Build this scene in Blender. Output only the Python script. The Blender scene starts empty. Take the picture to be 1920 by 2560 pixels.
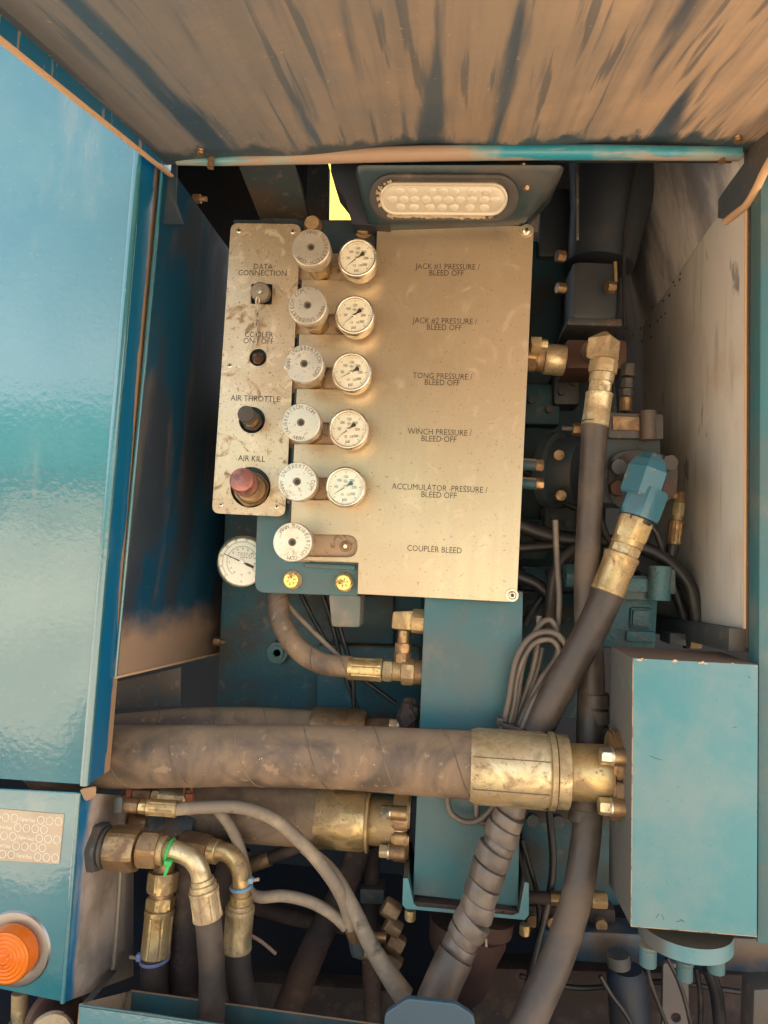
import bpy, bmesh, math, random
from mathutils import Vector, Matrix, Quaternion
random.seed(7)
R = math.radians
# ------------------------------------------------------------------ camera
F = 1707.0; CAMY = -1.02
d1 = Vector((140/F, -100/F, -1)).normalized()          # world +Y in camera axes
ux = 0.05; u = Vector((ux, 1, 0)); u.z = -(u.x*d1.x+u.y*d1.y)/d1.z; u.normalize()
rx = d1.cross(u).normalized()
ROT = Matrix((rx, d1, u))                               # rows: world axes in camera coords -> camera->world
cam = bpy.data.objects.new('camera', bpy.data.cameras.new('camera'))
bpy.context.collection.objects.link(cam)
cam.matrix_world = Matrix.Translation((0, CAMY, 0)) @ ROT.to_4x4()
cam.data.sensor_fit = 'VERTICAL'; cam.data.sensor_height = 36; cam.data.lens = 24.0
cam.data.clip_start = 0.02; cam.data.clip_end = 2000
bpy.context.scene.camera = cam
SC = bpy.context.scene
COL = bpy.context.collection
# ------------------------------------------------------------------ light
SUN_EL, SUN_AZ = 50, 205        # azimuth of the direction light travels from, degrees clockwise from +Y
w = bpy.data.worlds.new('World'); SC.world = w; w.use_nodes = True
nt = w.node_tree; bg = nt.nodes['Background']
sky = nt.nodes.new('ShaderNodeTexSky'); sky.sky_type = 'NISHITA'; sky.sun_disc = False
sky.sun_elevation = R(SUN_EL); sky.sun_rotation = R(28); sky.dust_density = 3.0; sky.air_density = 1.0; sky.ozone_density = .6
hs = nt.nodes.new('ShaderNodeHueSaturation'); hs.inputs['Saturation'].default_value = .4
nt.links.new(sky.outputs[0], hs.inputs['Color']); nt.links.new(hs.outputs[0], bg.inputs[0]); bg.inputs[1].default_value = 0.15
sd = bpy.data.lights.new('sun', 'SUN'); sd.energy = 5.0; sd.angle = R(.55); sd.color = (1, .93, .83)
sun = bpy.data.objects.new('sun', sd); COL.objects.link(sun)
sv = Vector((math.sin(R(28))*math.cos(R(SUN_EL)), math.cos(R(28))*math.cos(R(SUN_EL)), math.sin(R(SUN_EL))))
sun.rotation_euler = sv.to_track_quat('Z', 'Y').to_euler()
sun.location = (0, 2, 4)
SC.view_settings.view_transform = 'Standard'; SC.view_settings.look = 'None'
SC.view_settings.exposure = 2.0; SC.view_settings.gamma = 1.0
SC.view_settings.use_curve_mapping = False
SC.cycles.max_bounces = 8; SC.cycles.use_denoising = True

# ------------------------------------------------------------------ helpers
def at(px, py, Y):
    """point of the truck on the vertical plane Y, measured off the survey photo"""
    d = ROT @ Vector(((px-960)/F, -(py-1280)/F, -1))
    k = (Y-CAMY)/d.y
    return Vector((0, CAMY, 0)) + d*k
def onplane(px, py, P, N):
    d = ROT @ Vector(((px-960)/F, -(py-1280)/F, -1)); o = Vector((0, CAMY, 0))
    return o+d*((P-o).dot(N)/d.dot(N))
def mm(px, Y): return px*(Y-CAMY)/F
WLOC = {}
def wl(o): return WLOC.get(o.name, Vector((0, 0, 0))) if o else Vector((0, 0, 0))
def tag(o, label=None, cat=None, group=None, kind=None):
    if label: o['label'] = label
    if cat: o['category'] = cat
    if group: o['group'] = group
    if kind: o['kind'] = kind
    return o
def thing(name, loc, label, cat, group=None):
    o = bpy.data.objects.new(name, None); COL.objects.link(o)
    o.empty_display_size = .02
    loc = Vector(loc); o.location = loc; WLOC[o.name] = loc
    return tag(o, label, cat, group)
def put(name, me, m, parent=None, origin=None, smooth=None):
    o = bpy.data.objects.new(name, me); COL.objects.link(o)
    if m: me.materials.append(m) if not me.materials else None
    pw = wl(parent)
    if origin is None:
        n = max(1, len(me.vertices)); c = Vector((0, 0, 0))
        for v in me.vertices: c += v.co
        origin = c/n
    for v in me.vertices: v.co -= origin
    o.location = origin-pw; WLOC[o.name] = Vector(origin)
    if parent: o.parent = parent
    bq = bmesh.new(); bq.from_mesh(me); bmesh.ops.recalc_face_normals(bq, faces=bq.faces); bq.to_mesh(me); bq.free()
    if smooth is not None:
        me.polygons.foreach_set('use_smooth', [True]*len(me.polygons))
        try: me.set_sharp_from_angle(angle=R(smooth))
        except Exception: pass
    return o
def mesh(V, Fc):
    me = bpy.data.meshes.new('m'); me.from_pydata([tuple(v) for v in V], [], Fc); me.update(); return me
def bm_mesh(bm):
    me = bpy.data.meshes.new('m'); bm.normal_update(); bm.to_mesh(me); bm.free(); return me
def hexa(name, f, b, m, parent=None, bev=0.0015, seg=2, smooth=40):
    """solid between a front quad and a back quad"""
    bm = bmesh.new(); vs = [bm.verts.new(p) for p in list(f)+list(b)]
    for q in ((0,1,2,3),(7,6,5,4),(0,4,5,1),(1,5,6,2),(2,6,7,3),(3,7,4,0)): bm.faces.new([vs[i] for i in q])
    bmesh.ops.recalc_face_normals(bm, faces=bm.faces)
    if bev: bmesh.ops.bevel(bm, geom=bm.edges[:], offset=bev, segments=seg, profile=.6, affect='EDGES')
    return put(name, bm_mesh(bm), m, parent, smooth=smooth)
def slab(name, px, Y, th, m, parent=None, bev=0.0015, slant=None):
    """four photo corners on plane Y (or per-corner Y list) extruded back by th"""
    Ys = Y if isinstance(Y, (list, tuple)) else [Y]*4
    f = [at(x, y, yy) for (x, y), yy in zip(px, Ys)]
    b = [p+Vector((0, th, 0)) for p in f]
    return hexa(name, f, b, m, parent, bev)
def box(name, lo, hi, m, parent=None, bev=.0015):
    x0, y0, z0 = lo; x1, y1, z1 = hi
    f = [(x0,y0,z0),(x1,y0,z0),(x1,y0,z1),(x0,y0,z1)]; b = [(x,y1,z) for x,_,z in f]
    return hexa(name, [Vector(p) for p in f], [Vector(p) for p in b], m, parent, bev)
def sheet(name, pts, m, parent=None, th=.002, nrm=None):
    """flat polygon given thickness"""
    n = nrm or (Vector(pts[1])-Vector(pts[0])).cross(Vector(pts[2])-Vector(pts[1])).normalized()
    bm = bmesh.new(); a = [bm.verts.new(p) for p in pts]; b = [bm.verts.new(Vector(p)+n*th) for p in pts]
    bm.faces.new(a); bm.faces.new(b[::-1]); k = len(pts)
    for i in range(k): bm.faces.new((a[i], b[i], b[(i+1)%k], a[(i+1)%k]))
    bmesh.ops.recalc_face_normals(bm, faces=bm.faces)
    return put(name, bm_mesh(bm), m, parent)
def spline(P, n=8):
    P = [Vector(p) for p in P]
    if len(P) < 3: return [P[0].lerp(P[1], i/4) for i in range(5)]
    Q = [P[0]*2-P[1]]+P+[P[-1]*2-P[-2]]; out = []
    for i in range(1, len(Q)-2):
        a, b, c, d = Q[i-1:i+3]
        for k in range(n):
            t = k/n
            out.append(.5*((2*b)+(c-a)*t+(2*a-5*b+4*c-d)*t*t+(3*b-3*c+d-a)*t**3))
    out.append(P[-1]); return out
def sweep(C, rad, seg=20, cap=True, prof=None, twist=0):
    """tube mesh data along points C; rad list or number; prof(angle, i)->radius multiplier"""
    n = len(C); rad = rad if isinstance(rad, (list, tuple)) else [rad]*n
    T = []
    for i in range(n):
        a = C[max(0, i-1)]; b = C[min(n-1, i+1)]
        t = (b-a)
        T.append(t.normalized() if t.length > 1e-9 else (T[-1] if T else Vector((0,0,1))))
    ref = Vector((0, -1, 0)) if abs(T[0].y) < .9 else Vector((0, 0, 1))
    nrm = (ref-T[0]*ref.dot(T[0])).normalized()
    V = []; Fc = []
    for i in range(n):
        if i:
            nrm = (nrm-T[i]*nrm.dot(T[i])).normalized()
        bi = T[i].cross(nrm)
        for k in range(seg):
            an = 2*math.pi*k/seg+twist
            r = rad[i]*(prof(an, i) if prof else 1)
            V.append(C[i]+(nrm*math.cos(an)+bi*math.sin(an))*r)
    for i in range(n-1):
        for k in range(seg):
            a = i*seg+k; b = i*seg+(k+1)%seg
            Fc.append((a, b, b+seg, a+seg))
    if cap:
        Fc.append(tuple(range(seg))[::-1]); Fc.append(tuple(range((n-1)*seg, n*seg)))
    return V, Fc
def tube(name, pts, rpx, m, parent=None, seg=20, n=8, smooth=50, prof=None):
    """hose or pipe through (px, py, Y) points, radius in photo pixels at each point (number or list)"""
    P = [at(*p) for p in pts]
    rl = rpx if isinstance(rpx, (list, tuple)) else [rpx]*len(pts)
    rr = [mm(r, p[2]) for r, p in zip(rl, pts)]
    C = spline(P, n); k = len(C)
    rad = []
    for i in range(k):
        f = i/(k-1)*(len(rr)-1); j = min(int(f), len(rr)-2); rad.append(rr[j]*(1-(f-j))+rr[j+1]*(f-j))
    V, Fc = sweep(C, rad, seg, prof=prof)
    return put(name, mesh(V, Fc), m, parent, smooth=smooth)
def lathe(name, a, b, prof, m, parent=None, seg=28, rot=0, pf=None, smooth=35, capb=True):
    """solid of revolution from a to b; prof = [(t along 0..1, radius m)]"""
    a = Vector(a); b = Vector(b); L = b-a
    C = [a+L*t for t, _ in prof]; rad = [max(r, 1e-5) for _, r in prof]
    ax = L.normalized()
    ref = Vector((0, -1, 0)) if abs(ax.y) < .9 else Vector((0, 0, 1))
    nrm = (ref-ax*ref.dot(ax)).normalized(); bi = ax.cross(nrm)
    V = []; Fc = []; n = len(C)
    for i in range(n):
        for k in range(seg):
            an = 2*math.pi*k/seg+rot
            r = rad[i]*(pf(an, prof[i][0]) if pf else 1)
            V.append(C[i]+(nrm*math.cos(an)+bi*math.sin(an))*r)
    for i in range(n-1):
        for k in range(seg):
            p = i*seg+k; q = i*seg+(k+1)%seg; Fc.append((p, q, q+seg, p+seg))
    Fc.append(tuple(range(seg))[::-1])
    if capb: Fc.append(tuple(range((n-1)*seg, n*seg)))
    return put(name, mesh(V, Fc), m, parent, smooth=smooth)
def hexnut(name, a, b, r, m, parent=None, rot=None):
    """chamfered hexagon between a and b, r = corner radius"""
    rot = random.random() if rot is None else rot
    def pf(an, t):
        x = ((an-rot) % (math.pi/3))-math.pi/6
        hx = math.cos(math.pi/6)/math.cos(x)
        lim = .90 if t in (0, 1) else (1.0)
        return min(hx, lim)
    return lathe(name, a, b, [(0, r), (.14, r), (.86, r), (1, r)], m, parent, seg=36, pf=pf, smooth=18)
def ferrule(name, a, b, r, m, parent=None, neck=0.0):
    """crimped hose ferrule, flats pressed into it"""
    r0 = random.random()
    def pf(an, t):
        if t < .12 or t > .9: return 1
        x = ((an+r0) % (math.pi/4))/(math.pi/4)
        return 1.0-.075*(1 if x < .09 else 0)-.02*math.sin(math.pi*x)
    pr = [(0, r*.93), (.02, r), (.11, r), (.13, r*.985), (.5, r*.97), (.88, r*.985), (.9, r*1.0), (.97, r*1.0), (1, r*.9)]
    return lathe(name, a, b, pr, m, parent, seg=64, pf=pf, smooth=30)
def rings(name, a, b, prof, m, parent, **k):
    return lathe(name, a, b, prof, m, parent, **k)
def curve_mesh(cu):
    o = bpy.data.objects.new('tmp', cu); COL.objects.link(o)
    dg = bpy.context.evaluated_depsgraph_get(); dg.update()
    me = bpy.data.meshes.new_from_object(o.evaluated_get(dg)); me.materials.clear()
    bpy.data.objects.remove(o); bpy.data.curves.remove(cu); return me
def rnd(poly, rads, n=7):
    out = []; k = len(poly)
    for i, p in enumerate(poly):
        r = rads[i] if isinstance(rads, (list, tuple)) else rads
        p = Vector(p[:2]); a = Vector(poly[i-1][:2]); b = Vector(poly[(i+1)%k][:2])
        if r <= 0: out.append(p); continue
        da = (a-p).normalized(); db = (b-p).normalized(); r = min(r, (a-p).length*.49, (b-p).length*.49)
        p0 = p+da*r; p1 = p+db*r
        for j in range(n+1):
            t = j/n; out.append(p0*(1-t)**2+p*2*t*(1-t)+p1*t*t)
    return out
def xz(px, py, Y):
    p = at(px, py, Y); return (p.x, p.z)
def plate(name, loops, Y, th, m, parent=None, bev=.0006):
    """sheet metal in the XZ plane: first loop is the outline, the others holes; front face at Y"""
    cu = bpy.data.curves.new('c', 'CURVE'); cu.dimensions = '2D'; cu.fill_mode = 'BOTH'
    for lp in loops:
        s = cu.splines.new('POLY'); s.points.add(len(lp)-1)
        for q, p in zip(s.points, lp): q.co = (p[0], p[1], 0, 1)
        s.use_cyclic_u = True
    cu.extrude = th/2-bev; cu.bevel_depth = bev; cu.bevel_resolution = 1; cu.offset = -bev
    me = curve_mesh(cu)
    for v in me.vertices:
        x, y, z = v.co; v.co = (x, Y+th/2-z, y)
    return put(name, me, m, parent, smooth=30)
def circ(c, r, n=40): return [(c[0]+r*math.cos(2*math.pi*i/n), c[1]+r*math.sin(2*math.pi*i/n)) for i in range(n)]
def text_me(s, size, align='CENTER', sx=1.0, spacing=1.0, ext=.00006, bold=0):
    cu = bpy.data.curves.new('t', 'FONT'); cu.body = s; cu.size = size; cu.align_x = align; cu.align_y = 'CENTER'
    cu.extrude = ext; cu.space_character = spacing; cu.resolution_u = 2; cu.offset = bold
    me = curve_mesh(cu)
    for v in me.vertices: v.co.x *= sx
    return me
def text(name, s, p, size, m, parent, rot=0, sx=1.0, bold=0.0, spacing=1.0):
    me = text_me(s, size, sx=sx, bold=bold, spacing=spacing)
    c, sn = math.cos(rot), math.sin(rot)
    for v in me.vertices:
        x, y, z = v.co; x, y = x*c-y*sn, x*sn+y*c
        v.co = (p[0]+x, p[1]-z, p[2]+y)
    return put(name, me, m, parent)
def joinm(parts):
    V = []; Fc = []
    for v, f in parts:
        o = len(V); V += list(v); Fc += [tuple(i+o for i in q) for q in f]
    return V, Fc
def dup(root, loc, label=None):
    c = root.copy(); COL.objects.link(c); c.location = loc
    if label: c['label'] = label
    def rec(src, dst):
        for ch in list(src.children):
            d = ch.copy(); COL.objects.link(d); d.parent = dst; d.matrix_parent_inverse = ch.matrix_parent_inverse.copy(); rec(ch, d)
    rec(root, c); return c

# ------------------------------------------------------------------ materials
def _mix(nt, fac, a, b, typ='RGBA'):
    n = nt.nodes.new('ShaderNodeMix'); n.data_type = typ
    i = (6, 7) if typ == 'RGBA' else (2, 3)
    for s, v in ((0, fac), (i[0], a), (i[1], b)):
        if hasattr(v, 'is_linked') or isinstance(v, bpy.types.NodeSocket): nt.links.new(v, n.inputs[s])
        elif isinstance(v, tuple): n.inputs[s].default_value = (*v, 1)
        else: n.inputs[s].default_value = v
    return n.outputs[2 if typ == 'RGBA' else 0]
def mat(name, col, rough=.5, metal=0, layers=(), bump=0, bscale=300, coat=0, vary=.0, spec=.5, bdist=.001, bstretch=None):
    """layers: dict(col, rough, metal, scale, lo, hi, stretch=(x,y,z), detail, up=0/1, world, amt, dist)"""
    m = bpy.data.materials.new(name); m.use_nodes = True; nt = m.node_tree; L = nt.links
    bs = nt.nodes['Principled BSDF']; tc = nt.nodes.new('ShaderNodeTexCoord'); oi = nt.nodes.new('ShaderNodeObjectInfo')
    mu = nt.nodes.new('ShaderNodeMath'); mu.operation = 'MULTIPLY'; mu.inputs[1].default_value = 37.0; L.new(oi.outputs['Random'], mu.inputs[0])
    ad = nt.nodes.new('ShaderNodeVectorMath'); ad.operation = 'ADD'; L.new(tc.outputs['Object'], ad.inputs[0]); L.new(mu.outputs[0], ad.inputs[1])
    vec = ad.outputs[0]
    c, r, me = col, rough, metal
    for ly in layers:
        mp = nt.nodes.new('ShaderNodeMapping'); L.new(vec, mp.inputs[0]); mp.inputs['Scale'].default_value = ly.get('stretch', (1, 1, 1))
        mp.inputs['Location'].default_value = (ly.get('seed', 0),)*3
        no = nt.nodes.new('ShaderNodeTexNoise'); no.inputs['Scale'].default_value = ly.get('scale', 20)
        no.inputs['Detail'].default_value = ly.get('detail', 6); no.inputs['Roughness'].default_value = ly.get('nr', .6)
        no.inputs['Distortion'].default_value = ly.get('dist', 0)
        L.new(mp.outputs[0], no.inputs['Vector'])
        mr = nt.nodes.new('ShaderNodeMapRange'); mr.interpolation_type = 'SMOOTHSTEP'
        mr.inputs['From Min'].default_value = ly.get('lo', .45); mr.inputs['From Max'].default_value = ly.get('hi', .6)
        mr.inputs['To Max'].default_value = ly.get('amt', 1.0)
        L.new(no.outputs[0], mr.inputs[0]); fac = mr.outputs[0]
        if ly.get('up'):
            ge = nt.nodes.new('ShaderNodeNewGeometry'); sx = nt.nodes.new('ShaderNodeSeparateXYZ'); L.new(ge.outputs['Normal'], sx.inputs[0])
            m2 = nt.nodes.new('ShaderNodeMapRange'); m2.interpolation_type = 'SMOOTHSTEP'
            m2.inputs['From Min'].default_value = ly['up'][0]; m2.inputs['From Max'].default_value = ly['up'][1]; L.new(sx.outputs[2], m2.inputs[0])
            mx = nt.nodes.new('ShaderNodeMath'); mx.operation = 'MULTIPLY'; L.new(fac, mx.inputs[0]); L.new(m2.outputs[0], mx.inputs[1]); fac = mx.outputs[0]
        if ly.get('nax'):
            ge = nt.nodes.new('ShaderNodeNewGeometry'); dp = nt.nodes.new('ShaderNodeVectorMath'); dp.operation = 'DOT_PRODUCT'; L.new(ge.outputs['Normal'], dp.inputs[0]); dp.inputs[1].default_value = ly['nax']
            m2 = nt.nodes.new('ShaderNodeMapRange'); m2.interpolation_type = 'SMOOTHSTEP'; m2.inputs['From Min'].default_value = .5; m2.inputs['From Max'].default_value = .8; L.new(dp.outputs['Value'], m2.inputs[0])
            mx = nt.nodes.new('ShaderNodeMath'); mx.operation = 'MULTIPLY'; L.new(fac, mx.inputs[0]); L.new(m2.outputs[0], mx.inputs[1]); fac = mx.outputs[0]
        if ly.get('pos'):                                # wear band along a world axis, edge broken up by the noise
            ax_, p0, p1, am = ly['pos']; ge = nt.nodes.new('ShaderNodeNewGeometry'); sx = nt.nodes.new('ShaderNodeSeparateXYZ'); L.new(ge.outputs['Position'], sx.inputs[0])
            ma = nt.nodes.new('ShaderNodeMath'); ma.operation = 'MULTIPLY_ADD'; L.new(no.outputs[0], ma.inputs[0]); ma.inputs[1].default_value = am; L.new(sx.outputs[ax_], ma.inputs[2])
            m2 = nt.nodes.new('ShaderNodeMapRange'); m2.interpolation_type = 'SMOOTHSTEP'; m2.inputs['From Min'].default_value = p0+am*.5; m2.inputs['From Max'].default_value = p1+am*.5; m2.inputs['To Max'].default_value = ly.get('amt', 1.0); L.new(ma.outputs[0], m2.inputs[0])
            fac = m2.outputs[0]
        if 'col' in ly: c = _mix(nt, fac, c, ly['col'])
        if 'rough' in ly: r = _mix(nt, fac, r, ly['rough'], 'FLOAT')
        if 'metal' in ly: me = _mix(nt, fac, me, ly['metal'], 'FLOAT')
    for s, v in (('Base Color', c), ('Roughness', r), ('Metallic', me)):
        if isinstance(v, bpy.types.NodeSocket): L.new(v, bs.inputs[s])
        elif isinstance(v, tuple): bs.inputs[s].default_value = (*v, 1)
        else: bs.inputs[s].default_value = v
    bs.inputs['Specular IOR Level'].default_value = spec
    if coat: bs.inputs['Coat Weight'].default_value = coat; bs.inputs['Coat Roughness'].default_value = .04
    if bump:
        mp = nt.nodes.new('ShaderNodeMapping'); L.new(vec, mp.inputs[0]); mp.inputs['Scale'].default_value = bstretch or (1, 1, 1)
        no = nt.nodes.new('ShaderNodeTexNoise'); no.inputs['Scale'].default_value = bscale; no.inputs['Detail'].default_value = 4
        L.new(mp.outputs[0], no.inputs['Vector'])
        bu = nt.nodes.new('ShaderNodeBump'); bu.inputs['Strength'].default_value = bump; bu.inputs['Distance'].default_value = bdist
        L.new(no.outputs[0], bu.inputs['Height']); L.new(bu.outputs[0], bs.inputs['Normal'])
        if coat: L.new(bu.outputs[0], bs.inputs['Coat Normal'])
    return m
DUST = (.40, .26, .15); DUSTG = (.26, .20, .145); BROWN = (.13, .085, .055); TEAL = (.035, .20, .24); BLUE = (.008, .11, .22)
def D(**k): return k
M = {}
M['paint'] = mat('glossy_teal_paint', (.014, .15, .195), .2, 0, [D(col=(.075, .21, .23), scale=4, lo=.35, hi=.8, amt=.8, rough=.3), D(col=(.22, .26, .24), scale=11, lo=.56, hi=.75, stretch=(1, 1, .25), amt=.5, rough=.4),
    D(col=(.32, .27, .2), scale=260, lo=.66, hi=.73, amt=.5, rough=.6)], bump=.35, bscale=130, coat=1, bdist=.0008)
M['paint'].node_tree.nodes['Principled BSDF'].inputs['Coat IOR'].default_value = 1.9
M['paint'].node_tree.nodes['Principled BSDF'].inputs['Coat IOR'].default_value = 1.75
M['paint_edge'] = mat('blue_edge_paint', (.008, .12, .25), .25, 0, [D(col=DUST, scale=30, lo=.60, hi=.68, stretch=(3, 3, .4), rough=.9, amt=.7)], coat=.1, spec=.3)
M['paint_return'] = mat('blue_return_paint', (.006, .13, .28), .25, 0, [D(col=DUST, scale=22, stretch=(1, 1, .35), pos=(1, -.082, -.078, .03), rough=.9)], coat=0, spec=.3)
M['teal'] = mat('dusty_teal_paint', (.034, .14, .16), .5, 0, [D(col=(.08, .125, .13), scale=9, lo=.35, hi=.7, rough=.6),
    D(col=(.05, .05, .045), scale=300, lo=.64, hi=.70, amt=.8), D(col=DUSTG, scale=14, lo=.5, hi=.8, amt=.5, rough=.85), D(col=DUST, scale=30, lo=.2, hi=.4, up=(.5, .9), rough=.9)], bump=.15, bscale=500)
M['teal_block'] = mat('pale_teal_block_paint', (.05, .215, .25), .42, 0, [D(col=(.145, .245, .255), scale=7, lo=.38, hi=.68, rough=.55),
    D(col=(.05, .13, .15), scale=200, lo=.66, hi=.72, amt=.8), D(col=BROWN, scale=20, lo=.2, hi=.35, up=(.5, .9), rough=.9), D(col=(.10, .075, .06), scale=14, lo=.2, hi=.4, nax=(-1, 0, 0), amt=.85, rough=.8)], bump=.18, bscale=260)
M['teal_dark'] = mat('grimy_teal_casting', (.016, .08, .105), .5, 0, [D(col=(.05, .05, .045), scale=10, lo=.42, hi=.65, rough=.65), D(col=DUSTG, scale=35, lo=.55, hi=.8, amt=.5),
    D(col=DUST, scale=30, lo=.3, hi=.5, up=(.4, .9), rough=.9)], bump=.5, bscale=160, bdist=.0015)
M['grime'] = mat('grimy_grey_steel', (.06, .075, .08), .55, 0, [D(col=(.10, .075, .055), scale=12, lo=.4, hi=.65), D(col=DUSTG, scale=60, lo=.55, hi=.75, amt=.6)], bump=.3, bscale=200)
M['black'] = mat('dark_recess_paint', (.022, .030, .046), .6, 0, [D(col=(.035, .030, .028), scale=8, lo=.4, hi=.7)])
M['hood'] = mat('hood_underside_dust', (.34, .265, .20), .75, 0, [D(col=(.40, .28, .185), scale=6, lo=.48, hi=.68, seed=8, stretch=(1, .35, 0)),
    D(col=(.17, .175, .185), scale=9, pos=(0, .05, -.34, .45), amt=.85), D(col=(.66, .46, .31), scale=8, pos=(0, .05, .35, .35), amt=.9),
    D(col=(.14, .14, .14), scale=42, lo=.42, hi=.66, stretch=(1, .05, 0), amt=.35, seed=12),
    D(col=(.03, .075, .125), scale=19, lo=.53, hi=.64, stretch=(1.0, .07, 0), dist=.2, detail=4, nr=.5, amt=.92, rough=.45, seed=3),
    D(col=(.05, .085, .115), scale=60, lo=.56, hi=.64, stretch=(1, .05, 0), dist=.05, detail=3, amt=.6, rough=.5, seed=9),
    D(col=(.03, .065, .09), scale=22, stretch=(1.2, .4, 0), pos=(1, -.14, -.115, .14), rough=.5, amt=.9),
    D(col=(.55, .40, .26), scale=130, lo=.66, hi=.72, amt=.7)], bump=.3, bscale=70, bdist=.002)
M['wall'] = mat('wiped_dusty_wall', (.026, .04, .06), .5, 0, [D(col=(.11, .10, .09), scale=16, lo=.48, hi=.66, stretch=(1, 1, .12), amt=.8),
    D(col=(.006, .06, .12), scale=7, lo=.47, hi=.56, stretch=(1, 1, .35), dist=.5, rough=.3, amt=.95, seed=5), D(col=(.33, .22, .14), scale=14, pos=(2, -.10, -.16, .10), amt=.9, rough=.9), D(col=(.45, .36, .26), scale=200, lo=.71, hi=.76, amt=.7)], bump=.15, bscale=120)
M['galv'] = mat('beige_galvanised_wall', (.70, .66, .59), .5, .15, [D(col=(.50, .49, .47), scale=5, lo=.4, hi=.65, stretch=(1, 1, .3)),
    D(col=(.16, .15, .14), scale=18, lo=.62, hi=.70, stretch=(1, 1, .45), amt=.8), D(col=(.58, .47, .34), scale=9, lo=.5, hi=.7, amt=.5), D(col=(.3, .28, .26), scale=60, lo=.55, hi=.7, stretch=(1, 1, .08), amt=.5)], bump=.1, bscale=150)
STL = (.61, .495, .335)
M['steel'] = mat('dusty_stainless', STL, .33, .88, [D(col=(.47, .37, .245), scale=3.2, lo=.38, hi=.75, rough=.44, metal=.65),
    D(col=(.50, .42, .31), scale=60, lo=.35, hi=.7, stretch=(1, 1, .05), amt=.5, rough=.42),
    D(col=(.68, .58, .42), scale=16, lo=.56, hi=.68, dist=2.2, amt=.35, rough=.5, metal=.45, seed=6),
    D(col=(.25, .18, .11), scale=330, lo=.62, hi=.70, amt=.6, metal=0, rough=.8), D(col=(.22, .15, .09), scale=200, lo=.63, hi=.68, amt=.7, metal=0, rough=.8), D(col=(.14, .10, .06), scale=24, lo=.71, hi=.74, dist=2, amt=.8, metal=0, rough=.8)],
    bump=.05, bscale=60, bstretch=(1, 1, 14))
M['steel2'] = mat('grubby_stainless', STL, .38, .75, [D(col=(.50, .39, .255), scale=7, lo=.35, hi=.65, rough=.5, metal=.5), D(col=(.74, .62, .44), scale=24, lo=.54, hi=.64, dist=2, amt=.6, seed=4, metal=.3),
    D(col=(.17, .11, .06), scale=30, lo=.57, hi=.70, dist=1.6, amt=.75, metal=0, rough=.8),
    D(col=(.16, .10, .055), scale=240, lo=.59, hi=.66, amt=.8, metal=0, rough=.8)], bump=.12, bscale=80)
M['dustblock'] = mat('dusty_manifold', (.42, .31, .2), .7, .3, [D(col=(.17, .10, .06), scale=40, lo=.5, hi=.65, dist=1), D(col=(.1, .07, .05), scale=300, lo=.62, hi=.7)], bump=.2)
M['alu'] = mat('turned_aluminium', (.66, .61, .51), .36, .85, [D(col=(.62, .56, .44), scale=20, lo=.4, hi=.7, rough=.5, metal=.6),
    D(col=(.22, .16, .10), scale=60, lo=.58, hi=.70, dist=1.5, amt=.75, metal=.1, rough=.8), D(col=(.2, .15, .1), scale=240, lo=.60, hi=.68, amt=.7)], bump=.08, bscale=120)
M['knurl'] = mat('knurled_aluminium', (.62, .56, .46), .45, .8, [D(col=(.25, .18, .11), scale=60, lo=.45, hi=.7)], bump=.6, bscale=700)
M['bezel'] = mat('gauge_bezel_steel', (.74, .68, .56), .26, .95, [D(col=(.36, .25, .14), scale=26, lo=.5, hi=.7, amt=.7, metal=.3, rough=.7)])
M['dial'] = mat('dial_white', (.80, .77, .66), .5, 0, [D(col=(.70, .6, .42), scale=30, lo=.5, hi=.8, amt=.5)])
M['dial_white'] = mat('dial_clean_white', (.78, .79, .72), .5)
M['ink'] = mat('black_ink', (.02, .018, .016), .5)
M['ink_soft'] = mat('worn_black_ink', (.035, .026, .02), .6, 0, [D(col=(.16, .12, .08), scale=160, lo=.55, hi=.7)])
M['engrave'] = mat('engraved_shadow', (.17, .13, .085), .7, .3)
M['rubber'] = mat('dusty_rubber_hose', (.10, .073, .054), .55, 0, [D(col=(.235, .16, .10), scale=9, lo=.40, hi=.62, rough=.85, dist=.6), D(col=(.06, .052, .046), scale=16, lo=.54, hi=.68, amt=.45, dist=1), D(col=(.34, .24, .15), scale=60, lo=.60, hi=.68, amt=.6),
    D(col=(.33, .23, .14), scale=30, lo=.2, hi=.5, up=(.55, 1), amt=.6, rough=.95), D(col=(.62, .46, .28), scale=190, lo=.68, hi=.72)], bump=.2, bscale=180)
M['rubber_mid'] = mat('grubby_rubber_hose', (.055, .043, .036), .45, 0, [D(col=(.13, .095, .07), scale=12, lo=.42, hi=.7, rough=.8), D(col=(.6, .45, .28), scale=210, lo=.73, hi=.77)], bump=.2, bscale=180)
M['rubber_black'] = mat('black_rubber', (.022, .021, .022), .42, 0, [D(col=(.08, .06, .045), scale=18, lo=.5, hi=.75)])
M['hose_grey'] = mat('dust_caked_small_hose', (.22, .175, .13), .7, 0, [D(col=(.36, .28, .19), scale=18, lo=.45, hi=.65, rough=.9), D(col=(.12, .09, .065), scale=30, lo=.58, hi=.7)], bump=.2, bscale=200)
def brass(n, c, d, s=1): return mat(n, c, .38, .88, [D(col=d, scale=18*s, lo=.42, hi=.60, rough=.62, metal=.35, dist=.8), D(col=(.09, .058, .035), scale=40, lo=.54, hi=.70, amt=.45, metal=.2, rough=.8, dist=1.0, seed=2), D(col=(.10, .065, .04), scale=170, lo=.57, hi=.68, amt=.55, metal=.05, rough=.85),
    D(col=DUST, scale=12, lo=.5, hi=.75, amt=.6, metal=0, rough=.9)], bump=.35, bscale=200)
M['brass'] = brass('yellow_zinc_fitting', (.60, .445, .215), (.34, .235, .12))
M['brass_pale'] = brass('pale_zinc_fitting', (.66, .55, .33), (.36, .26, .14))
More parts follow.
